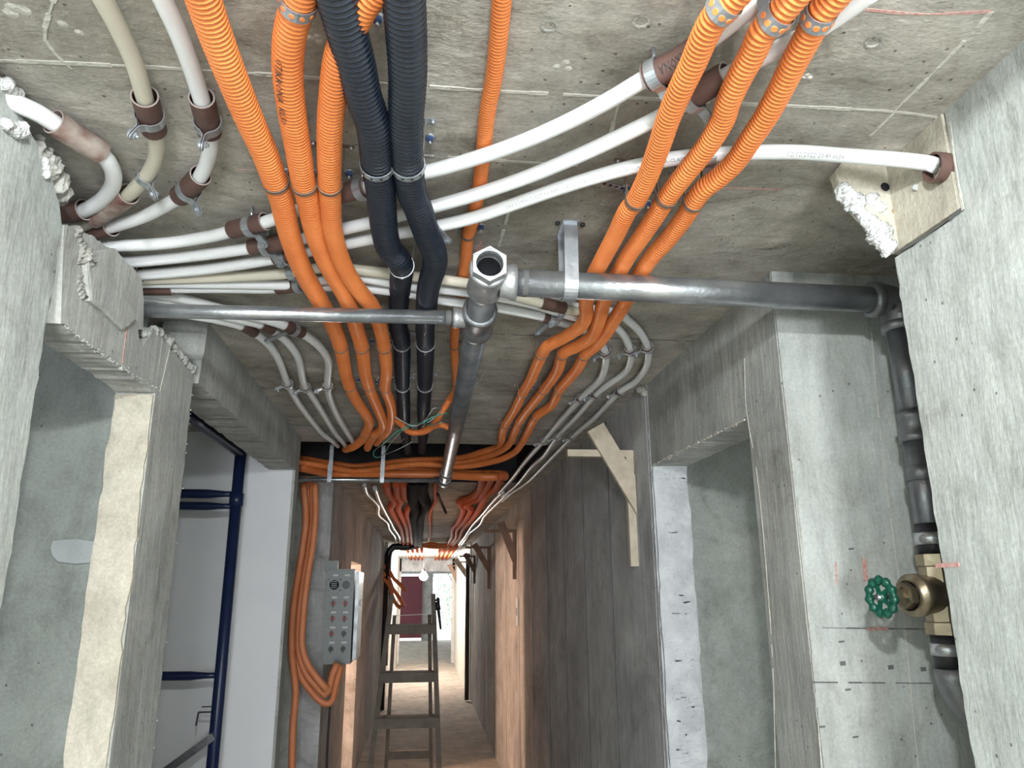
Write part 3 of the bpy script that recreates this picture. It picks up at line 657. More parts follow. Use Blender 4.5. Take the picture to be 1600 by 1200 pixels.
pex('stub_end', [(235,470,2.33),(262,560,2.24),(308,603,2.235),(322,604,2.235)], 'short white pipe end poking out beside the concrete header', r=.010) if False else None

SL = 'brown sleeves around the white pipes'
sleeve(W['w1'], (225,153), (239,203), .0192, 'brown sleeve on the yellowed pipe with a wing nut clamp, nearer the camera', SL)
sleeve(W['w1'], (200,305), (145,343), .0192, 'dirty brown sleeve where the yellowed pipe enters the wall hole', SL, M_brownd)
sleeve(W['w2'], (315,157), (327,208), .0185, 'brown sleeve on the long curved white pipe, nearer the camera', SL)
sleeve(W['w2'], (314,275), (281,308), .0185, 'brown sleeve on the long curved white pipe after its bend', SL)
sleeve(W['w3'], (84,192), (157,241), .0200, 'mortar smeared brown sleeve on the tight U bend pipe', SL, M_brownd)
sleeve(W['w3'], (128,330), (80,336), .0200, 'brown sleeve set in the wall hole at the end of the U bend', SL)
sleeve(W['w2'], (175,353), (130,367), .0200, 'half hidden brown sleeve low in the wall hole', SL)
s1 = sleeve(W['u1'], (1016,119), (1098,70), .0190, 'brown lettered sleeve with a zinc clamp on the uppermost long white pipe', SL, off=(0, 0, 0), stiff=0)
sleeve(W['u1'], (362,360), (416,347), .0175, 'brown sleeve on the uppermost long white pipe beside the outer orange conduit', SL)
sleeve(W['u1'], (526,308), (572,294), .0175, 'brown sleeve on the uppermost white pipe between orange and black conduits', SL)
sleeve(W['u2'], (1080,153), (1134,120), .0185, 'brown sleeve on the second long white pipe between the right trio conduits', SL)
sleeve(W['u2'], (391,388), (447,380), .0175, 'brown sleeve on the second long white pipe beside the outer orange conduit', SL)
sleeve(W['u3'], (432,404), (462,397), .0170, 'brown sleeve on the printed white pipe beside the outer orange conduit', SL)
sleeve(W['u3'], (212,430), (222,430), .0180, 'brown collar of the printed white pipe at the broken lintel', SL)
sleeve(W['l5'], (217,450), (272,450), .0190, 'wide brown sleeve of the lower bundle at the broken lintel', SL, name='pipe_sleeve')
sleeve(W['l5'], (436,450), (474,443), .0175, 'brown sleeve of the lower bundle at the outer orange conduit', SL)
sleeve(W['l6'], (846,494), (885,503), .0170, 'brown sleeve at the end of the lowest white pipe behind the steel pipe', SL) 
sleeve(W['l5'], (862,486), (900,500), .0170, 'brown sleeve behind the galvanised branch pipe', SL) if False else None
sleeve(W['l4'], (846,474), (884,483), .0160, 'brown sleeve on the cream pipe behind the steel branch pipe', SL)
sleeve(W['lc'], (443,508), (470,520), .0170, 'brown sleeve with a folded clamp on the innermost curving pipe', SL)
for k_, p, nm in (('la', [(378,509), (396,519)], 'outermost'), ('lb', [(406,506), (424,516)], 'middle')):
    sleeve(W[k_], p[0], p[1], .0155, 'short dark sleeve on the %s pipe curving beside the concrete header' % nm, SL)
for k_, p, nm in (('la', (449,598), 'outermost pipe beside the header'), ('lb', (476,605), 'middle pipe beside the header'), ('lc', (512,602), 'innermost pipe beside the header'),
                  ('ra', (1011,541), 'outermost pipe at the right bend'), ('rb', (984,545), 'middle pipe at the right bend'), ('rc', (945,548), 'innermost pipe at the right bend'),
                  ('ra', (968,612), 'outermost pipe past the right bend'), ('rb', (932,617), 'middle pipe past the right bend'), ('rc', (908,622), 'innermost pipe past the right bend'),
                  ('ra', (894,683), 'outermost pipe above the timber bracket'), ('rb', (871,683), 'middle pipe above the timber bracket'), ('rc', (849,689), 'innermost pipe above the timber bracket')):
    c, t, k = near(W[k_], *p)
    D_ = W[k_]; h = max(2, int(.022/ .012))
    r_ = .0160 if k_ != 'rc' else .0175
    S = D_[max(0, k-1):k+3]
    s = thing('pipe_sleeve', 'short dark sleeve on the %s' % nm, 'pipe sleeve', SL, tuple(c)); T = tangents(S)
    MB().rings(S, T, r_, 16, False).rings(S, T, r_-.002, 16, False).build('tube', M_brown, s)
    for i in (0, -1): MB().rings([S[i], S[i]], [T[i]]*2, [r_-.0025, r_], 16, False).build('cut_rim', M_rim, s)
    q, tt, kk = near(D_, p[0], p[1]); u_, b_ = ortho(tt)
    e = proj(q+tt*.012)
    saddle(D_, e[0], e[1], r_, proj(q+tt*.012-b_*.04)[0], proj(q+tt*.012-b_*.04)[1], 'small zinc clamp with a protruding bolt on the %s' % nm, 'small zinc clamps')
CG = 'zinc saddle clamps'
saddle(W['w1'], 235, 186, .0192, 219, 202, 'zinc clamp with a long bolt on the sleeve of the yellowed pipe', CG, drop=.03)
saddle(W['w1'], 228, 277, .0130, 226, 298, 'loose zinc clamp around the yellowed pipe below its bend', CG, drop=.02)
saddle(W['w2'], 325, 192, .0185, 322, 207, 'zinc clamp on the first sleeve of the long curved white pipe', CG, drop=.035)
saddle(W['w2'], 296, 297, .0185, 305, 310, 'zinc clamp on the second sleeve of the long curved white pipe', CG, drop=.03)
saddle(W['u1'], 1024, 114, .0190, 1032, 150, 'bright zinc clamp beside the lettered brown sleeve', CG, drop=.03)
saddle(W['u2'], 1085, 150, .0185, 1104, 188, 'zinc clamp on the sleeve between the right trio conduits', CG, drop=.03)
saddle(W['u1'], 388, 354, .0175, 389, 376, 'zinc clamp on the uppermost white pipe beside the outer orange conduit', CG)
saddle(W['u2'], 415, 384, .0175, 420, 406, 'zinc clamp on the second white pipe beside the outer orange conduit', CG)
saddle(W['u3'], 445, 401, .0170, 446, 422, 'zinc clamp on the printed white pipe beside the outer orange conduit', CG)
saddle(W['l4'], 459, 425, .0150, 460, 445, 'zinc clamp on the cream pipe beside the outer orange conduit', CG)
saddle(W['l5'], 468, 445, .0175, 470, 472, 'lowest zinc clamp in the row beside the outer orange conduit', CG)
saddle(W['lc'], 459, 514, .0170, 456, 540, 'zinc clamp folded over the sleeve below the small steel pipe', CG)
saddle(W['u1'], 566, 298, .0175, 571, 325, 'zinc clamp with a white faced ear beside the black conduit', CG)
saddle(W['u3'], 1113, 243, .0140, 1113, 270, 'zinc clamp with a flat tab between the right trio conduits', CG)
saddle(W['l6'], 862, 498, .0170, 852, 515, 'zinc clamp with a long ear below the steel branch pipe', CG)
saddle(W['l5'], 874, 489, .0170, 871, 496, 'zinc clamp half hidden behind the steel branch pipe', CG)
saddle(W['l4'], 858, 478, .0150, 897, 487, 'zinc clamp under the galvanised branch beside the right trio', CG) if False else None
saddle(W['u2'], 655, 329, .0150, 640, 380, 'dull clamp seen between the two black conduits', CG)
# collar at the pale pier
cl = thing('wall_collar', 'brown plastic collar where the printed white pipe meets the pale pier', 'collar', loc=tuple(at(1462, 258, 'x', XR-.01)))
c = at(1462, 262, 'x', XR-.015); S = [c+np.array([-.006, 0, 0]), c+np.array([.02, 0, 0])]
MB().rings(S, [(1, 0, 0)]*2, .024, 20, False).rings(S, [(1, 0, 0)]*2, .021, 20, False).rings([S[0], S[0]], [(1, 0, 0)]*2, [.021, .024], 20, False).build('ring', M_brown, cl)

# printed lettering wrapped round pipes
def wrap_text(body, D, px0, px1, r, size, parent, mt, ang, flip=False):
    cu = bpy.data.curves.new('lettering', 'FONT'); cu.body = body; cu.size = size; cu.resolution_u = 1
    to = bpy.data.objects.new('tmp', cu); C.objects.link(to); bpy.context.view_layer.update()
    dg = bpy.context.evaluated_depsgraph_get(); me = bpy.data.meshes.new_from_object(to.evaluated_get(dg)); bpy.data.objects.remove(to)
    _, _, a = near(D, *px0); _, _, b = near(D, *px1); T = tangents(D)
    xs = [v.co.x for v in me.vertices]; x0, x1 = min(xs), max(xs)
    cum = np.r_[0, np.cumsum(np.linalg.norm(np.diff(D, axis=0), axis=1))]; s0, s1 = cum[a], cum[b]
    off = world_loc(parent) if parent else Vector((0, 0, 0))
    for v in me.vertices:
        s = s0+(s1-s0)*(v.co.x-x0)/(x1-x0); p = np.array([np.interp(s, cum, D[:, k]) for k in range(3)]); t = np.array([np.interp(s, cum, T[:, k]) for k in range(3)])
        u, bb = ortho(t); th = ang+(v.co.y-size*.35)/r*(-1 if flip else 1); q = p+(u*math.cos(th)+bb*math.sin(th))*(r+.0005); v.co = Vector(q)-off
    me.materials.clear(); me.materials.append(mt); o = bpy.data.objects.new('lettering', me); C.objects.link(o); o.parent = parent; return o
PI = math.pi; KA = .95
wrap_text('0TJKRONA  KL50', conds['o2'][1], (448,78), (457,178), .0205, .014, conds['o2'][0], M_text, PI+.5, True)
wrap_text('KRONA', W['u1'], (1078,85), (1032,109), .0192, .019, u1, M_text, PI+KA, True)
wrap_text('12/12/2022 20:49 003+', W['u3'], (1222,238), (1318,243), .0122, .011, u3, M_textg, PI+.75)
wrap_text('PRESS/PEX', W['u3'], (1412,250), (1448,254), .0122, .010, u3, M_textg, PI+.3, True) if False else None
wrap_text('SERIE 3.2 PEX-CLASSE 5/6 BAR-CLASSE 5/6 BAR-CLASSE 5/6 BAR-CLASSE 5/6 BAR-CLASSE', W['u3'], (790,324), (1080,245), .0122, .008, u3, M_textg, PI+.85)

# anchors left in the ceiling
for i, (px, py, lb) in enumerate([(448, 267, 'beside the outer orange conduit'), (495, 268, 'between the second and third orange conduits'), (546, 268, 'beside the black conduit'),
                                  (672, 213, 'beside the black conduit, ringed with white putty'), (590, 26, 'between the black conduits near the top'), (978, 292, 'between the right trio conduits'), (1012, 316, 'behind the middle right conduit'),
                                  (752, 352, 'beside the thin central conduit'), (520, 528, 'between the first two orange conduits'), (581, 531, 'between the last two orange conduits'), (612, 533, 'beside the black conduit at its bend'),
                                  (560, 592, 'low between the first two orange conduits'), (590, 595, 'low between the last two orange conduits'), (832, 603, 'beside the right trio past its bend')]):
    c = np.array(cpt(px, py)); a = thing('ceiling_anchor', 'small steel ceiling anchor ' + lb, 'anchor', 'ceiling anchors', tuple(c)); r = .008
    MB().cyl(c, c-[0, 0, .002], r*1.2, None, 14).build('washer', M_zinc, a)
    MB().cyl(c-[0, 0, .002], c-[0, 0, .008], r*.75, None, 6, smooth=False).build('nut', M_blueanchor, a)
    MB().cyl(c-[0, 0, .008], c-[0, 0, .014], r*.32, None, 8).build('stud', M_zinc, a)
# perforated strap tail
st = thing('strap_tail', 'loose tail of perforated steel strap beside the right trio', 'strap', loc=cpt(955, 287))
a = np.array(cpt(940, 284))-[0, 0, .002]; b = np.array(cpt(985, 296))-[0, 0, .002]
MB().bar(a, b, .014, .001, (0, 0, 1)).build('band', M_zinc, st)
h = MB()
for k in range(5): q = a+(b-a)*(k+.5)/5-[0, 0, .0006]; h.cyl(q, q-[0, 0, .0004], .0035, None, 8)
h.build('perforations', M_blackp, st)

# ------------------------------------------------------------------ steel pipework
ZP = 2.294; TX = .112
def up_tube(P, r, name, mt, parent=None, seg=24):
    m = MB(); P = np.array(P, float); return m.rings(P, tangents(P) if len(P) > 2 else [(P[1]-P[0])/np.linalg.norm(P[1]-P[0])]*2, r, seg).build(name, mt, parent)
t1 = thing('pipe_tee', 'galvanised tee with an open hexagonal end facing the camera', 'pipe fitting', loc=(TX, 1.36, ZP))
hexr = .0365
mb = MB().lathe((TX, 1.300, ZP), (0, 1, 0), [(0, .0255), (0, hexr), (.020, hexr)], 6, False, phase=0.0)
mb = MB()
# hex collar with a round bore
n = 24; V = []; Fc = []
for y in (1.298, 1.322):
    for j in range(n):
        a = 2*PI*j/n; kk = hexr*math.cos(PI/6)/math.cos(((a) % (PI/3))-PI/6); V.append((TX+kk*math.sin(a), y, ZP+kk*math.cos(a)))
for y in (1.298, 1.322):
    for j in range(n): a = 2*PI*j/n; V.append((TX+.0262*math.sin(a), y, ZP+.0262*math.cos(a)))
for j in range(n):
    k = (j+1) % n; Fc += [(j, k, n+k, n+j), (2*n+j, 2*n+k, k, j), (2*n+j, 3*n+j, 3*n+k, 2*n+k)]
mb.add(V, Fc, False).build('hex_collar', M_cast, t1)
MB().lathe((TX, 1.300, ZP), (0, 1, 0), [(0, .0262), (.006, .0245), (.010, .0258), (.014, .0242), (.018, .0255), (.022, .0235)], 24).build('threaded_bore', M_cast, t1)
MB().lathe((TX, 1.321, ZP), (0, 1, 0), [(0, .0238), (.055, .0230), (.056, .0005)], 24).build('bore_shade', M_dark, t1)  # near-black inner lining paints the shade inside the open bore
MB().lathe((TX, 1.320, ZP), (0, 1, 0), [(0, .030), (0, .036), (.008, .038), (.03, .036), (.075, .0345), (.095, .037), (.104, .037), (.104, .028)], 26).lathe((TX+.0265, 1.385, ZP), (1, 0, 0), [(0, .032), (.0085, .0335), (.0205, .037), (.0335, .037), (.0335, .028)], 26).build('body', M_cast, t1)
t2 = thing('pipe_tee', 'dull steel reducing tee holding the small pipe on the steel main', 'pipe fitting', loc=(TX, 1.62, ZP))
MB().lathe((TX, 1.545, ZP), (0, 1, 0), [(0, .0305), (0, .039), (.014, .039), (.018, .0365), (.11, .0365), (.114, .039), (.128, .039), (.128, .03)], 26).build('body', M_castd, t2)
MB().lathe((TX, 1.60, ZP), (-1, 0, 0), [(0, .022), (.045, .022), (.048, .0235), (.058, .0235), (.058, .017)], 20).build('side_outlet', M_cast, t2)
main = tag(MB().cyl((TX, 1.40, ZP), (TX, 4.20, ZP), .0285, None, 26).build('steel_main', M_galvd), 'long dull steel main running away under the ceiling', 'pipe')
for o_ in [thing('pipe_coupling', 'steel coupling near the far end of the steel main', 'pipe fitting', loc=(TX, 3.95, ZP))]:
    MB().lathe((TX, 3.92, ZP), (0, 1, 0), [(0, .0285), (0, .034), (.06, .034), (.06, .0285)], 24).build('body', M_castd, o_)
t3 = thing('pipe_tee', 'small dark tee where the far crossing pipe meets the steel main', 'pipe fitting', loc=(TX, 4.26, ZP))
MB().lathe((TX, 4.18, ZP), (0, 1, 0), [(0, .0285), (0, .036), (.13, .036), (.13, .022)], 24).lathe((TX, 4.245, ZP), (-1, 0, 0), [(0, .02), (.06, .02), (.06, .012)], 16).build('body', M_castd, t3)
# branch to the right
bl = at(808, 442, 'z', ZP); XB = .975; YB = 1.400
tag(MB().cyl((TX+.045, 1.385, ZP), (XB-.035, YB, ZP), .0275, None, 28).build('branch_pipe', M_galv), 'bright galvanised branch pipe crossing to the riser', 'pipe')
MB_ = MB().lathe((TX+.072, 1.386, ZP), (1, 0, 0), [(0, .0278), (.004, .0283), (.012, .0278)], 24)
tag(MB_.build('thread_tape', M_groove), 'dark thread joint ring beside the bright tee', 'joint ring')
# left small pipe
tag(MB().cyl((TX-.055, 1.60, ZP), (XL-.4, 1.632, ZP), .0160, None, 22).build('small_pipe', M_galv), 'small galvanised pipe running from the main to the broken lintel', 'pipe')
tag(MB().lathe((TX-.062, 1.60, ZP), (-1, 0, 0), [(0, .0162), (.002, .0172), (.010, .0172), (.012, .0162)], 20).build('thread_tape', M_groove), 'dark thread joint ring on the small galvanised pipe', 'joint ring')
# U strap hanger
hg = thing('pipe_hanger', 'folded zinc strap hanging the branch pipe from the ceiling', 'hanger', loc=(.272, 1.40, CEIL))
xs = .268; pts = []
yc = 1.391
for k in range(13):
    a = PI+PI*k/12; pts.append((yc+.0305*math.cos(a), ZP+.0305*math.sin(a)))
pts = [(yc-.034, CEIL-.001), (yc-.034, CEIL-.05)] + pts + [(yc+.032, CEIL-.05), (yc+.034, CEIL-.001)]
V = []; Fc = []
for (y, z) in pts:
    V += [(xs, y, z), (xs+.028, y, z)]
n = len(pts)
for (y, z), k in zip(pts, range(n)):
    d = np.array([y-yc, z-ZP]); d = d/np.linalg.norm(d) if z < CEIL-.06 else np.array([math.copysign(1, y-yc), 0])
    V += [(xs, y+d[0]*.0018, z+d[1]*.0018), (xs+.028, y+d[0]*.0018, z+d[1]*.0018)]
for k in range(n-1):
    a = 2*k; b = 2*n+2*k
    Fc += [(a, a+1, a+3, a+2), (b, b+2, b+3, b+1), (a, a+2, b+2, b), (a+1, b+1, b+3, a+3)]
MB().add(V, Fc, False).build('strap', M_zinc, hg)
MB().box((xs-.004, yc-.045, CEIL-.003), (xs+.032, yc+.045, CEIL)).build('ceiling_plate', M_zinc, hg)
for sx in (-.012, .040): MB().cyl((xs+sx, yc-.03, CEIL), (xs+sx, yc-.03, CEIL-.005), .005, None, 8).build('screw', M_blackp, hg)
# riser with valve
XQ, YQ = 1.003, 1.402
rs = thing('riser_elbow', 'grey elbow joining the branch pipe to the riser', 'pipe fitting', loc=(XQ, YQ, ZP))
a = [(XQ-.045, YQ, ZP), (XQ-.03, YQ, ZP), (XQ-.012, YQ, ZP-.004), (XQ-.003, YQ, ZP-.014), (XQ, YQ, ZP-.03), (XQ, YQ, ZP-.055)]
P = np.array(a); m = MB().rings(P, tangents(P), .035, 24, False)
m.lathe((XQ-.062, YQ, ZP), (1, 0, 0), [(0, .028), (0, .038), (.02, .038), (.022, .034)], 24)
m.lathe((XQ, YQ, ZP-.05), (0, 0, -1), [(0, .034), (.002, .038), (.02, .038), (.02, .028)], 24).build('body', M_castd, rs)
tag(MB().cyl((XQ, YQ, ZP-.06), (XQ, YQ, 2.03), .0285, None, 26).build('riser_pipe', M_galvd), 'dull steel riser pipe beside the pale pier, upper length', 'pipe')
cp = thing('pipe_coupling', 'ribbed steel coupling in the middle of the riser', 'pipe fitting', loc=(XQ, YQ, 2.0))
MB().lathe((XQ, YQ, 2.045), (0, 0, -1), [(0, .0285), (0, .034), (.012, .0345), (.014, .032), (.045, .032), (.047, .0345), (.06, .034), (.06, .0285)], 24).build('body', M_castd, cp)
tag(MB().cyl((XQ, YQ, 2.0), (XQ, YQ, 1.74), .0285, None, 26).build('riser_pipe', M_galvd), 'dull steel riser pipe above the green valve', 'pipe')
cp = thing('pipe_coupling', 'narrow banded coupling below the middle of the riser', 'pipe fitting', loc=(XQ, YQ, 1.9))
MB().lathe((XQ, YQ, 1.935), (0, 0, -1), [(0, .0285), (0, .0325), (.03, .0325), (.03, .0285)], 24).build('body', M_castd, cp)
vz = 1.684
vv = thing('gate_valve', 'brass gate valve with a green handwheel on the riser', 'valve', loc=(XQ, YQ, vz))
ad = np.array([-.97, -.20, -.03]); ad /= np.linalg.norm(ad)
vc = np.array([XQ, YQ, vz])
MB().lathe((XQ, YQ, vz+.075), (0, 0, -1), [(0, .028), (0, .037), (.022, .037), (.024, .033), (.05, .035), (.10, .035), (.126, .033), (.128, .037), (.150, .037), (.150, .028)], 8, False, phase=PI/8).build('body', M_brass, vv)
MB().lathe(vc, ad, [(.0, .036), (.055, .036), (.058, .0405), (.072, .0405), (.074, .030), (.082, .0285)], 26).build('bonnet', M_brass, vv)
MB().lathe(vc, ad, [(.078, .0), (.078, .025), (.094, .025), (.096, .017)], 6, False).lathe(vc, ad, [(.094, .0165), (.110, .0165), (.112, .001)], 6, False, phase=.3).build('packing_nut', M_brass, vv)
MB().cyl(vc+ad*.105, vc+ad*.158, .0055, None, 10).build('stem', M_zinc, vv)
wc = vc+ad*.146; u_, b_ = ortho(ad)
hw = MB(); n = 60; P = []; Rm = []
for j in range(n): a = 2*PI*j/n; P.append(wc+(u_*math.cos(a)+b_*math.sin(a))*.0305)
P = np.array(P); T = np.array([(-u_*math.sin(2*PI*j/n)+b_*math.cos(2*PI*j/n)) for j in range(n)])
# lobed rim
V = []; Fc = []; sg = 8
for j in range(n):
    rad = .0072+.0018*math.cos(11*2*PI*j/n); o_ = P[j]-wc; o_ /= np.linalg.norm(o_)
    for i in range(sg): a = 2*PI*i/sg; V.append(P[j]+o_*math.cos(a)*rad*1.15+ad*math.sin(a)*rad*.9)
for j in range(n):
    for i in range(sg): Fc.append((j*sg+i, j*sg+(i+1) % sg, ((j+1) % n)*sg+(i+1) % sg, ((j+1) % n)*sg+i))
hw.add(V, Fc, True)
whl = hw.build('handwheel', M_green, vv)
for j in range(5):
    a = 2*PI*j/5+.3; q = wc+(u_*math.cos(a)+b_*math.sin(a))*.029; MB().bar(wc+ad*.002, q, .007, .005, tuple(ad)).build('spoke', M_green, whl)
MB().cyl(wc-ad*.006, wc+ad*.006, .011, .009, 14).build('hub', M_green, whl)
MB().cyl(wc+ad*.006, wc+ad*.012, .006, None, 6, smooth=False).build('wheel_nut', M_zinc, whl)
for nm, z0, z1, mt_ in (('black banded union above the brass valve', vz+.135, vz+.072, M_castd), ('black banded union below the brass valve', vz-.073, vz-.135, M_castd)):
    c_ = thing('pipe_union', nm, 'pipe fitting', loc=(XQ, YQ, z0))
    MB().cyl((XQ, YQ, z0), (XQ, YQ, z1), .0300, None, 24).build('nipple', M_blackp, c_)
    MB().cyl((XQ, YQ, z0-.018), (XQ, YQ, z1+.022), .0335, None, 24).build('ring', M_galv, c_)
el = thing('riser_elbow', 'grey elbow below the green valve turning behind the pier', 'pipe fitting', loc=(XQ, YQ, vz-.14))
P = np.array([(XQ+.10*(1-math.cos(a)), YQ, vz-.135-.10*math.sin(a)) for a in np.linspace(0, PI/2, 9)] + [(XQ+.25, YQ, vz-.235)])
MB().rings(P, tangents(P), .0335, 24).build('body', M_castd, el)
# far crossing pipe
tag(MB().cyl((TX-.05, 4.245, ZP), (XL-.5, 4.27, ZP-.002), .0135, None, 16).build('crossing_pipe', M_galv), 'thin steel pipe crossing below the dark shaft', 'pipe')
for px, lb in ((515, 'zinc strap hanging the crossing pipe near the white wall'), (597, 'zinc strap hanging the crossing pipe near the steel main')):
    p = at(px, 750, 'y', 4.255); h_ = thing('pipe_hanger', lb, 'hanger', 'hangers of the crossing pipe', loc=(p[0], 4.25, ZP))
    MB().box((p[0]-.011, 4.235, ZP-.016), (p[0]+.011, 4.237, ZP+.085)).box((p[0]-.011, 4.270, ZP-.016), (p[0]+.011, 4.272, ZP+.20)).box((p[0]-.011, 4.235, ZP-.018), (p[0]+.011, 4.272, ZP-.016)).build('strap', M_zinc, h_)
# wire looped on the main
tag(tube(path([(726,565,2.33),(716,585,2.33),(716,600,2.30),(733,607,2.26),(752,592,2.28),(757,570,2.32)], 2.3), .0009, M_wireo, 'tie_wire')[0], 'thin tie wire looped round the steel main', 'wire')
# loose wires
for i, (pl, mt_, lb) in enumerate([
    ([(700,645),(675,652),(662,660),(640,664),(620,675),(603,690),(585,704),(583,711),(590,715),(600,709),(612,690),(630,672),(655,661),(672,664),(690,660)], M_wireg, 'green wire hanging in a long loop below the black conduits'),
    ([(617,651),(630,659),(648,666),(664,657),(672,645),(678,638),(690,640),(676,655),(668,660)], M_wirew, 'pale tangled wire at the ends of the black conduits'),
    ([(646,689),(636,695),(620,703),(600,711)], M_wirew, 'fine pale wire end trailing beside the green loop'),
    ([(612,693),(622,693),(632,685)], M_wireo, 'dark wire end beside the green loop')]):
    tag(tube(np.array([at(px, py, 'z', 2.33-.02*(k % 3)) for k, (px, py) in enumerate(pl)]), .0022 if i < 2 else .0014, mt_, 'loose_wire')[0], lb, 'wire', 'loose wires under the shaft')

# ------------------------------------------------------------------ corridor conduits further on
def Z4(l, z=CEIL-.022): return [at(540+a/5.714, 720+b/5.714, 'z', z) for a, b in l]
GF = 'conduits along the corridor ceiling'
far = [('wa', [(165,215),(190,290),(240,340),(290,400),(295,480),(370,550),(390,610),(440,680),(450,750)], .016, M_pex, 'white pipe on the corridor ceiling closest to the wall of the electrical box'),
       ('wb', [(262,240),(300,350),(350,450),(400,540),(430,600),(480,680),(490,750)], .018, M_pex, 'second white pipe on the corridor ceiling beside the orange group'),
       ('oa', [(360,200),(380,280),(425,340),(430,375),(400,415),(450,520),(490,600),(520,745)], .028, M_orange_far, 'orange corridor conduit beside the white pipes'),
       ('ob', [(450,200),(460,300),(492,350),(470,420),(505,500),(540,600),(555,745)], .028, M_orange_far, 'middle orange corridor conduit of the group beside the black pair'),
       ('oc', [(515,200),(530,310),(592,372),(550,450),(570,550),(582,640),(592,745)], .028, M_orange_far, 'orange corridor conduit touching the black pair'),
       ('ka', [(610,160),(600,350),(620,430),(605,500),(620,600),(625,750)], .042, M_black_far, 'black corridor conduit beside the orange group'),
       ('kb', [(690,160),(690,300),(720,390),(672,480),(665,600),(660,750)], .042, M_black_far, 'black corridor conduit nearer the corridor middle'),
       ('cc', [(800,190),(800,290),(800,355),(752,470),(755,560),(755,640),(740,720)], .016, M_orange_far, 'thin orange conduit in the middle of the corridor ceiling'),
       ('pa', [(1225,130),(1200,250),(1120,330),(1015,365),(1050,430),(1010,540),(960,600),(950,680),(910,745)], .027, M_orange_far, 'orange corridor conduit nearest the middle in the bracket side group'),
       ('pb', [(1310,130),(1260,240),(1190,335),(1075,385),(1118,430),(1060,540),(1000,610),(985,690),(930,745)], .027, M_orange_far, 'middle orange corridor conduit in the bracket side group'),
       ('pc', [(1390,130),(1350,230),(1262,300),(1232,350),(1190,430),(1120,530),(1050,610),(1020,680),(955,745)], .027, M_orange_far, 'orange corridor conduit closest to the timber brackets'),
       ('wc', [(1400,280),(1320,360),(1230,470),(1130,580),(1060,690),(1000,765)], .017, M_pex, 'white corridor pipe beside the bracket side conduits'),
       ('wd', [(1440,300),(1385,350),(1245,490),(1200,570),(1105,650),(1060,720),(1015,770)], .015, M_pex, 'outer white corridor pipe above the brackets')]
for k_, l, r, mt_, lb in far:
    P = Z4(l, CEIL-r-.004); tag(tube(P, r, mt_, 'ceiling_conduit', None, .05, 10)[0], lb, 'conduit', GF)
# orange bundle crossing from the trio to the bracket side
for i, (l, lb) in enumerate([([(470,722),(540,736),(620,733),(690,737),(740,740),(785,741),(789,745)], 'upper orange conduit sagging across the corridor under the shaft'),
                             ([(470,730),(530,742),(600,741),(690,742),(750,745),(778,745)], 'lower orange conduit sagging across the corridor under the shaft')]):
    P = [at(px, py, 'z', 2.415-.05*i) for px, py in l]; tag(tube(np.array(P), .026, M_orange, 'ceiling_conduit', None, .03, 12)[0], lb, 'conduit', 'conduits crossing under the shaft')
tl = tag(tube(np.array([at(684, 772, 'z', 2.38), at(690, 786, 'z', 2.33), at(697, 802, 'z', 2.26)]), .011, M_blackp, 'cable_end', None)[0], 'black cable end hanging below the corridor ceiling', 'cable')
# far group crossing
bk = tube(np.array([at(*p) for p in [(646,851,'y',12.2),(636,855,'y',12.2),(622,854,'y',12.2),(614,855,'y',12.2),(608,862,'y',12.2),(606,875,'y',12.2),(605,920,'y',12.2),(603,960,'y',12.2),(600,1040,'y',12.2)]]), .055, M_black, 'black_cable_bundle', None, .08, 10)[0]
tag(bk, 'thick black cable bundle bending down the corridor wall before the bulb', 'cable')
for i, l in enumerate([[(640,857),(655,854),(672,850),(690,852),(704,852)], [(655,851),(668,854),(685,855),(700,854)]]):
    tag(tube(np.array([at(px, py, 'y', 12.3) for px, py in l]), .03, M_orange, 'ceiling_conduit', None, .08, 8)[0], ['upper', 'lower'][i] + ' orange conduit crossing the ceiling in front of the bulb', 'conduit', 'conduits crossing before the bulb')
for i, (l, lb) in enumerate([([(608,892),(616,905),(626,914),(633,924)], 'upper'), ([(607,903),(614,920),(624,934),(631,948)], 'middle'), ([(607,912),(612,928),(618,943),(626,950)], 'lower')]):
    tag(tube(np.array([(XL-.02, 12.0-.1*i, at(*l[0], 'y', 12.0-.1*i)[2]+.10)]+[at(px, py, 'y', 12.0-.1*i) for px, py in l]), .028, M_orange, 'conduit_end', None, .06, 10)[0], lb + ' of the orange conduit ends sticking out of the corridor wall', 'conduit', 'orange conduit ends on the wall')
for i in range(8):
    x = [.0]*0; px = [638,645,652,659,686,693,700,707][i]; p = at(px, 862, 'z', CEIL-.03); 
    tag(MB().cyl((p[0], 12.7, CEIL-.03), (p[0], 18.8, CEIL-.03), .028, None, 8).build('ceiling_conduit', M_orange_far), ['orange conduit on the pale far ceiling, side of the cable bundle', 'orange conduit on the pale far ceiling, side of the timber brackets'][i//4], 'conduit', ['far ceiling conduits beside the cables', 'far ceiling conduits beside the brackets'][i//4])
for i, px in enumerate((628, 633, 713, 718)):
    p = at(px, 862, 'z', CEIL-.03)
    tag(MB().cyl((p[0], 12.7, CEIL-.025), (p[0], 18.8, CEIL-.025), .018, None, 8).build('ceiling_pipe', M_pex), ['white pipe on the pale far ceiling, side of the cable bundle', 'white pipe on the pale far ceiling, side of the timber brackets'][i//2], 'pipe', ['far white pipes beside the cables', 'far white pipes beside the brackets'][i//2])
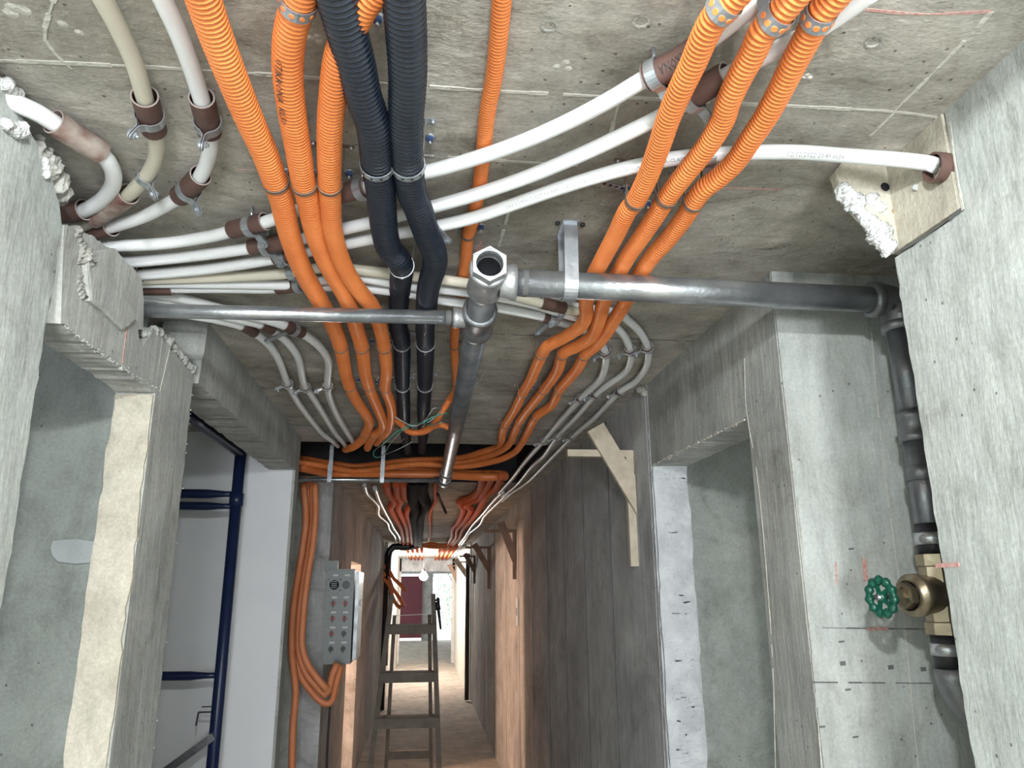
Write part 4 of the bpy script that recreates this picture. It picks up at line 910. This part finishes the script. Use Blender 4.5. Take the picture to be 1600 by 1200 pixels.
# bulb
bp_ = at(662, 900, 'y', 15.8)
bb = thing('light_bulb', 'lit bare bulb hanging at the far end of the corridor', 'lamp', loc=tuple(bp_))
MB().lathe(bp_+[0, 0, -.09], (0, 0, 1), [(0, .001), (.01, .045), (.05, .085), (.10, .085), (.15, .05), (.18, .03)], 20).build('globe', M_bulb, bb)
MB().cyl(bp_+[0, 0, .09], bp_+[0, 0, .15], .03, None, 10).build('socket', M_blackp, bb)
MB().cyl(bp_+[0, 0, .15], (bp_[0], 15.8, CEIL), .006, None, 6).build('cord', M_blackp, bb)
# vertical black pipes at the change of wall
tag(MB().cyl((XR-.07, 12.55, .02), (XR-.07, 12.55, 2.25), .035, None, 12).build('vertical_pipe', M_blackp), 'black pipe standing against the corridor wall before the pale section', 'pipe')
tag(MB().cyl((XL+.07, 11.9, 0), (XL+.07, 11.9, 2.2), .03, None, 12).build('vertical_pipe', M_blackp), 'thin black pipe down the corridor wall beside the cable bundle', 'pipe')

# ------------------------------------------------------------------ timber brackets on the corridor wall
def bracket(y, arm_px, arm_y, vt, vb, board, label, mt_, wide=.075, th=.02):
    """arm sticks out of the wall, post on the wall, board nailed diagonally over both"""
    b = thing('timber_bracket', label, 'bracket', 'timber wall brackets', (XR, y, at(arm_px[1], arm_y, 'y', y)[2]))
    a0 = at(arm_px[0], arm_y, 'y', y); z = a0[2]
    MB().box((a0[0], y-.014, z-.016), (XR, y+.014, z+.010)).build('arm', mt_, b)
    zt = at(*vt, 'y', y)[2]; zb = at(*vb, 'y', y)[2]
    MB().box((XR-.03, y-.014, zb), (XR-.0005, y+.014, z-.016)).build('post', mt_, b)
    p = at(*board[0], 'y', y-.025); q = at(*board[1], 'y', y-.025)
    d = (q-p)/np.linalg.norm(q-p); nrm = np.array([-d[2], 0, d[0]])
    # board with a lower end cut flush with the wall
    c = [p-nrm*wide/2, p+nrm*wide/2]
    def to_wall(s):  # run down to x = XR-.002
        t = (XR-.003-s[0])/d[0]; return s+d*t
    e = [to_wall(c[0]), to_wall(c[1])]
    hi_, lo_ = (e[0], e[1])
    V = []
    for dy in (-th/2, th/2):
        for s in (c[0], c[1], e[1], e[0]): V.append(np.array(s)+[0, dy, 0])
    MB().add(V, [(0, 1, 2, 3), (7, 6, 5, 4), (0, 4, 5, 1), (1, 5, 6, 2), (2, 6, 7, 3), (3, 7, 4, 0)]).build('brace_board', mt_, b)
    return b
yb = Rr(1000, 700)[0]
bracket(2.80, (886, 1000), 707, (1000, 705), (1000, 885), ((930, 668), (1000, 785)), 'pale timber bracket nearest the camera, above the scraped jamb', M_pine, .072)
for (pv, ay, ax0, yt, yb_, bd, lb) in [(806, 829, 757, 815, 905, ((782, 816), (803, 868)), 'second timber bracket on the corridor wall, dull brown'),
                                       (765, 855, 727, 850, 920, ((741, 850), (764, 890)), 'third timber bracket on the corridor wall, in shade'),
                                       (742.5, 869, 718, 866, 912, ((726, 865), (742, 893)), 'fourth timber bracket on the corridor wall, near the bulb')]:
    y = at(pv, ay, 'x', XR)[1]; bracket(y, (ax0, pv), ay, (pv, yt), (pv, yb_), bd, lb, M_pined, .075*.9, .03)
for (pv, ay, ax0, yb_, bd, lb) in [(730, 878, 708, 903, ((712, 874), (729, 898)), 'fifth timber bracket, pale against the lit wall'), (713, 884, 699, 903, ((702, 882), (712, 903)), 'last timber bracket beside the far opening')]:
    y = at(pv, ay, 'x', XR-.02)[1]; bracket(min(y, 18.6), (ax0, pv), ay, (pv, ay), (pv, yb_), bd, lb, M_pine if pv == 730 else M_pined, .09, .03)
pl = thing('switch_plate', 'small white plate on the corridor wall below the second bracket', 'plate', loc=(XR, 6.5, 1.5))
MB().box((XR-.012, 6.42, 1.40), (XR, 6.52, 1.62)).build('cover', M_label, pl); MB().box((XR-.016, 6.45, 1.48), (XR-.012, 6.49, 1.54)).build('rocker', M_boxm, pl)
# small rough block left on the header end
crumbs('timber_offcut', [at(1000, 607, 'x', XR-.01), at(1008, 612, 'x', XR-.01)], hr, 10, .012, 12, M_rough, .006)

# ------------------------------------------------------------------ electrical box
YB_ = 4.93
def bp(px, py, y=YB_): return at(px, py, 'y', y)
p0, p1, p2, p3 = bp(513, 889), bp(553, 893), bp(548, 1036), bp(502, 1040)
x0 = (p0[0]+p3[0])/2; x1 = (p1[0]+p2[0])/2; z1 = (p0[2]+p1[2])/2; z0 = (p3[2]+p2[2])/2
eb = thing('electrical_box', 'grey steel electrical box with sockets mounted on the corridor wall', 'electrical box', loc=(x0, YB_, z0))
MB().box((x0, YB_, z0), (x1, YB_+.30, z1)).build('housing', M_boxm, eb)
MB().bar((x0-.004, YB_-.002, z1+.003), (x1+.006, YB_-.002, z1+.003), .30*.1, .008, (0, 0, 1)).build('top_flange', M_boxm, eb)
dr = MB().box((x1+.010, YB_+.01, z0+.02), (x1+.032, YB_+.34, z1-.01)).build('door', mat('bare_steel_sheet', (.40, .43, .45), .25, .6, noise=(.2, .22, .24), nscale=20), eb)
MB().box((x1+.032, YB_+.02, z0+.34), (x1+.044, YB_+.05, z0+.38)).build('latch', M_label, dr)
MB().box((x0-.02, YB_+.02, z1), (x0+.06, YB_+.05, z1+.06)).build('hanging_bracket', M_boxm, eb)
wdt = x1-x0; hgt = z1-z0
def face(u, v): return np.array([x0+wdt*u, YB_, z1-hgt*v])
rows = [.16, .36, .52, .68, .84]
for i, v in enumerate(rows):
    for j, u in enumerate((.28, .72)):
        c = face(u, v); 
        if i == 0:
            r = .030 if j == 0 else .024
            s = MB().cyl(c, c-[0, .012, 0], r, r*.92, 20).build('large_socket', M_blackp if j == 0 else M_boxm, eb)
            m = MB()
            for k in range(4): m.box((c[0]-r*.6, YB_-.014, c[2]-r*.6+k*r*.4), (c[0]+r*.6, YB_-.012, c[2]-r*.6+k*r*.4+.005))
            m.build('socket_slots', M_boxm if j == 0 else M_blackp, s)
            for dx in (-1, 1):
                for dz in (-1, 1): MB().cyl(c+[dx*.034, 0, dz*.034], c+[dx*.034, -.003, dz*.034], .003, None, 8).build('screw', M_blackp, s)
        else:
            col = M_redp if not (i == 4 or (i == 3 and j == 1)) else M_blackp
            s = MB().cyl(c, c-[0, .012, 0], .0155, None, 8, smooth=False).build('socket', col, eb)
            MB().box((c[0]-.004, YB_-.018, c[2]-.022), (c[0]+.004, YB_-.012, c[2]+.018)).build('pointer', M_blackp, s)
        q = face(u+.03, v-(.105 if i == 0 else .065)); MB().box((q[0]-.016, YB_-.0015, q[2]-.006), (q[0]+.016, YB_, q[2]+.006)).build('label_plate', M_label, eb)
# orange conduits in the recess
for i, (l, lb) in enumerate([
    ([(480,752),(484,800),(478,850),(468,910),(462,960),(460,1010),(470,1055),(490,1085),(508,1100),(519,1095),(525,1070),(533,1040)], 'orange conduit in the recess that swings under the electrical box, outer strand'),
    ([(487,752),(489,800),(484,850),(474,910),(468,960),(466,1010),(476,1048),(494,1072),(508,1086),(514,1078),(519,1055),(527,1036)], 'orange conduit in the recess under the electrical box, inner strand'),
    ([(474,756),(478,810),(472,860),(463,915),(457,965),(456,1020),(462,1080),(458,1130),(456,1210)], 'orange conduit dropping straight down beside the white wall edge'),
    ([(492,756),(493,800),(489,850),(480,905),(474,960),(472,1010),(482,1040),(500,1065),(512,1078)], 'orange conduit in the recess closest to the electrical box')]):
    tag(tube(np.array([at(px, py, 'y', 4.62-.05*i) for px, py in l]), .019, M_orange_smooth, 'recess_conduit', None, .03, 10)[0], lb, 'conduit', 'orange conduits in the recess')
ck = tag(tube(np.array([at(px, py, 'y', 4.8) for px, py in [(520,1042),(516,1100),(512,1160),(510,1230)]]), .006, M_blackp, 'cable')[0], 'thin black cable hanging from the electrical box', 'cable')

# ------------------------------------------------------------------ stepladder
YT = 6.0
ld = thing('stepladder', 'weathered wooden stepladder standing in the corridor', 'ladder', loc=(-.1, 6.0, 0))
def onf(px, py, y0=YT, zt=1.68, lean=.42):
    """point of the leaning front frame seen at this pixel"""
    y = y0
    for _ in range(12):
        p = at(px, py, 'y', y); y = y0-(zt-p[2])*lean
    return p
def floor_end(a, b):
    a = np.array(a); b = np.array(b); t = (0-a[2])/(b[2]-a[2]); return a+(b-a)*t
ra, rb = onf(612, 932), onf(583, 1165); la_, lb_ = onf(677, 930), onf(685, 1165)
re, le = floor_end(ra, rb), floor_end(la_, lb_)
MB().bar(ra, re, .035, .06, (0, 1, .3)).build('front_rail', M_ladder, ld)
MB().bar(la_, le, .035, .06, (0, 1, .3)).build('front_rail', M_ladder, ld)
def ontrack(z):
    t = (z-ra[2])/(re[2]-ra[2]); a = ra+(re-ra)*t; t = (z-la_[2])/(le[2]-la_[2]); b = la_+(le-la_)*t; return a, b
for py, w_ in ((978, .085), (1052, .085), (1122, .085)):
    z = onf(645, py)[2]; a, b = ontrack(z)
    MB().box((a[0]-.01, a[1]-.05, z-.012), (b[0]+.01, a[1]+.08, z+.012)).build('tread', M_ladder, ld)
    MB().box((a[0]-.012, a[1]-.065, z-.055), (b[0]+.012, a[1]-.045, z+.010)).build('tread_apron', M_ladder, ld)
for z in (.35, .10):
    a, b = ontrack(z); MB().box((a[0], a[1]-.05, z-.012), (b[0], a[1]+.08, z+.012)).build('tread', M_ladder, ld)
for P_, sx in ((ra, 1), (la_, -1)):
    a = np.array([P_[0]+sx*.025, YT+.02, 1.50]); b = np.array([P_[0]-sx*.03, YT+.62, 0])
    MB().bar(a, b, .028, .045, (0, 1, .3)).build('rear_leg', M_ladder, ld)
for z in (.45,):
    t = (1.50-z)/1.5; y = YT+.02+.6*t; MB().box((ra[0]+.02-.055*t, y-.012, z-.03), (la_[0]-.02+.055*t, y+.012, z+.03)).build('rear_crosspiece', M_ladder, ld)
a = onf(611, 962); b = onf(675, 959)
tag(MB().bar(a-[.0, .04, 0], b-[0, .04, 0], .005, .005).build('string', M_label), 'pale string tied across the stepladder rails', 'string')
hk = thing('hanging_tool', 'black tool hanging from the stepladder rail', 'tool', loc=tuple(onf(683, 945)))
q = onf(683, 940)-[0, .05, 0]; MB().cyl(q, q-[-.01, 0, .06], .018, .02, 10).build('grip', M_blackp, hk); MB().cyl(q-[-.01, 0, .06], q-[-.03, 0, .20], .012, .008, 10).build('handle', M_blackp, hk)
MB().cyl(q+[0, 0, .0], q+[.01, 0, .03], .022, .008, 8).build('hook', M_blackp, hk)

# ------------------------------------------------------------------ scaffold behind the second doorway
YS = 3.38
sc = thing('scaffold_frame', 'dark blue tubular steel scaffold frame in front of the white wall', 'scaffold', loc=(-.85, YS, 0))
pt_ = at(377, 702, 'y', YS); pb_ = at(331, 1200, 'y', YS); xs_ = (pt_[0]+pb_[0])/2; zt = pt_[2]
MB().cyl((xs_, YS, 0), (xs_, YS, zt), .024, None, 16).build('standard', M_bluep, sc)
MB().cyl((xs_, YS, zt-.02), (xs_, YS-1.35, zt-.02), .020, None, 16).build('top_rail', M_bluep, sc)
for py, r in ((772, .020), (791, .018), (1055, .018)):
    z = at(350, py, 'y', YS)[2]
    MB().rings([(xs_, YS, z), (xs_-.05, YS, z), (xs_-.12, YS, z), (xs_-1.1, YS, z+.01)], [(-1, 0, 0)]*4, [r*.6, r*.65, r, r], 14).build('ledger', M_bluep, sc)
z = at(350, 780, 'y', YS)[2]; MB().cyl((xs_, YS, z-.03), (xs_, YS, z+.025), .030, None, 16).build('collar', M_bluep, sc)
a = at(334, 1150, 'y', YS-.03); b = at(262, 1202, 'y', YS-.03); b = a+(b-a)*2.5
MB().bar(a, b, .012, .030, (0, 0, 1)).build('diagonal_brace', M_galvd, sc)
z = at(322, 1112, 'y', YS)[2]
MB().bar((xs_-.02, YS-.01, z), (xs_-.07, YS-.01, z), .006, .006).bar((xs_-.07, YS-.01, z), (xs_-.075, YS-.01, z-.05), .006, .006).bar((xs_-.02, YS-.01, z+.02), (xs_-.06, YS-.01, z+.02), .004, .004).build('locking_pin', M_blackp, sc)
# white pipe end above the second doorway
tag(tube(np.array([(-.95, 1.99, 2.262), (-.70, 2.0, 2.262), (-.62, 2.005, 2.262)]), .011, M_pex, 'plastic_pipe')[0], 'short white pipe end poking out beside the long header', 'pipe')

# ------------------------------------------------------------------ trees outside
tr = thing('tree', 'pale green tree seen outside beyond the far opening', 'tree', loc=(1.6, 33, 0))
MB().cyl((1.6, 33, -.05), (1.5, 33, 2.6), .07, .04, 8).cyl((1.52, 33, 1.6), (.9, 33.1, 2.6), .03, .015, 6).build('trunk', M_bark, tr)
rr = random.Random(2); m = MB()
for k in range(900):
    c = np.array([1.3+rr.gauss(0, .55), 33+rr.gauss(0, .4), 1.7+rr.gauss(0, .8)]); d = np.array([rr.gauss(0, 1), rr.gauss(0, 1), rr.gauss(0, 1)]); d /= np.linalg.norm(d); u_, b_ = ortho(d, (.3, .2, 1)); s = rr.uniform(.02, .05)
    m.add([c-u_*s*1.5, c+b_*s*.7, c+u_*s*1.5, c-b_*s*.7], [(0, 1, 2, 3)])
lv = m.build('foliage', M_leaf, tr); lv['kind'] = 'stuff'
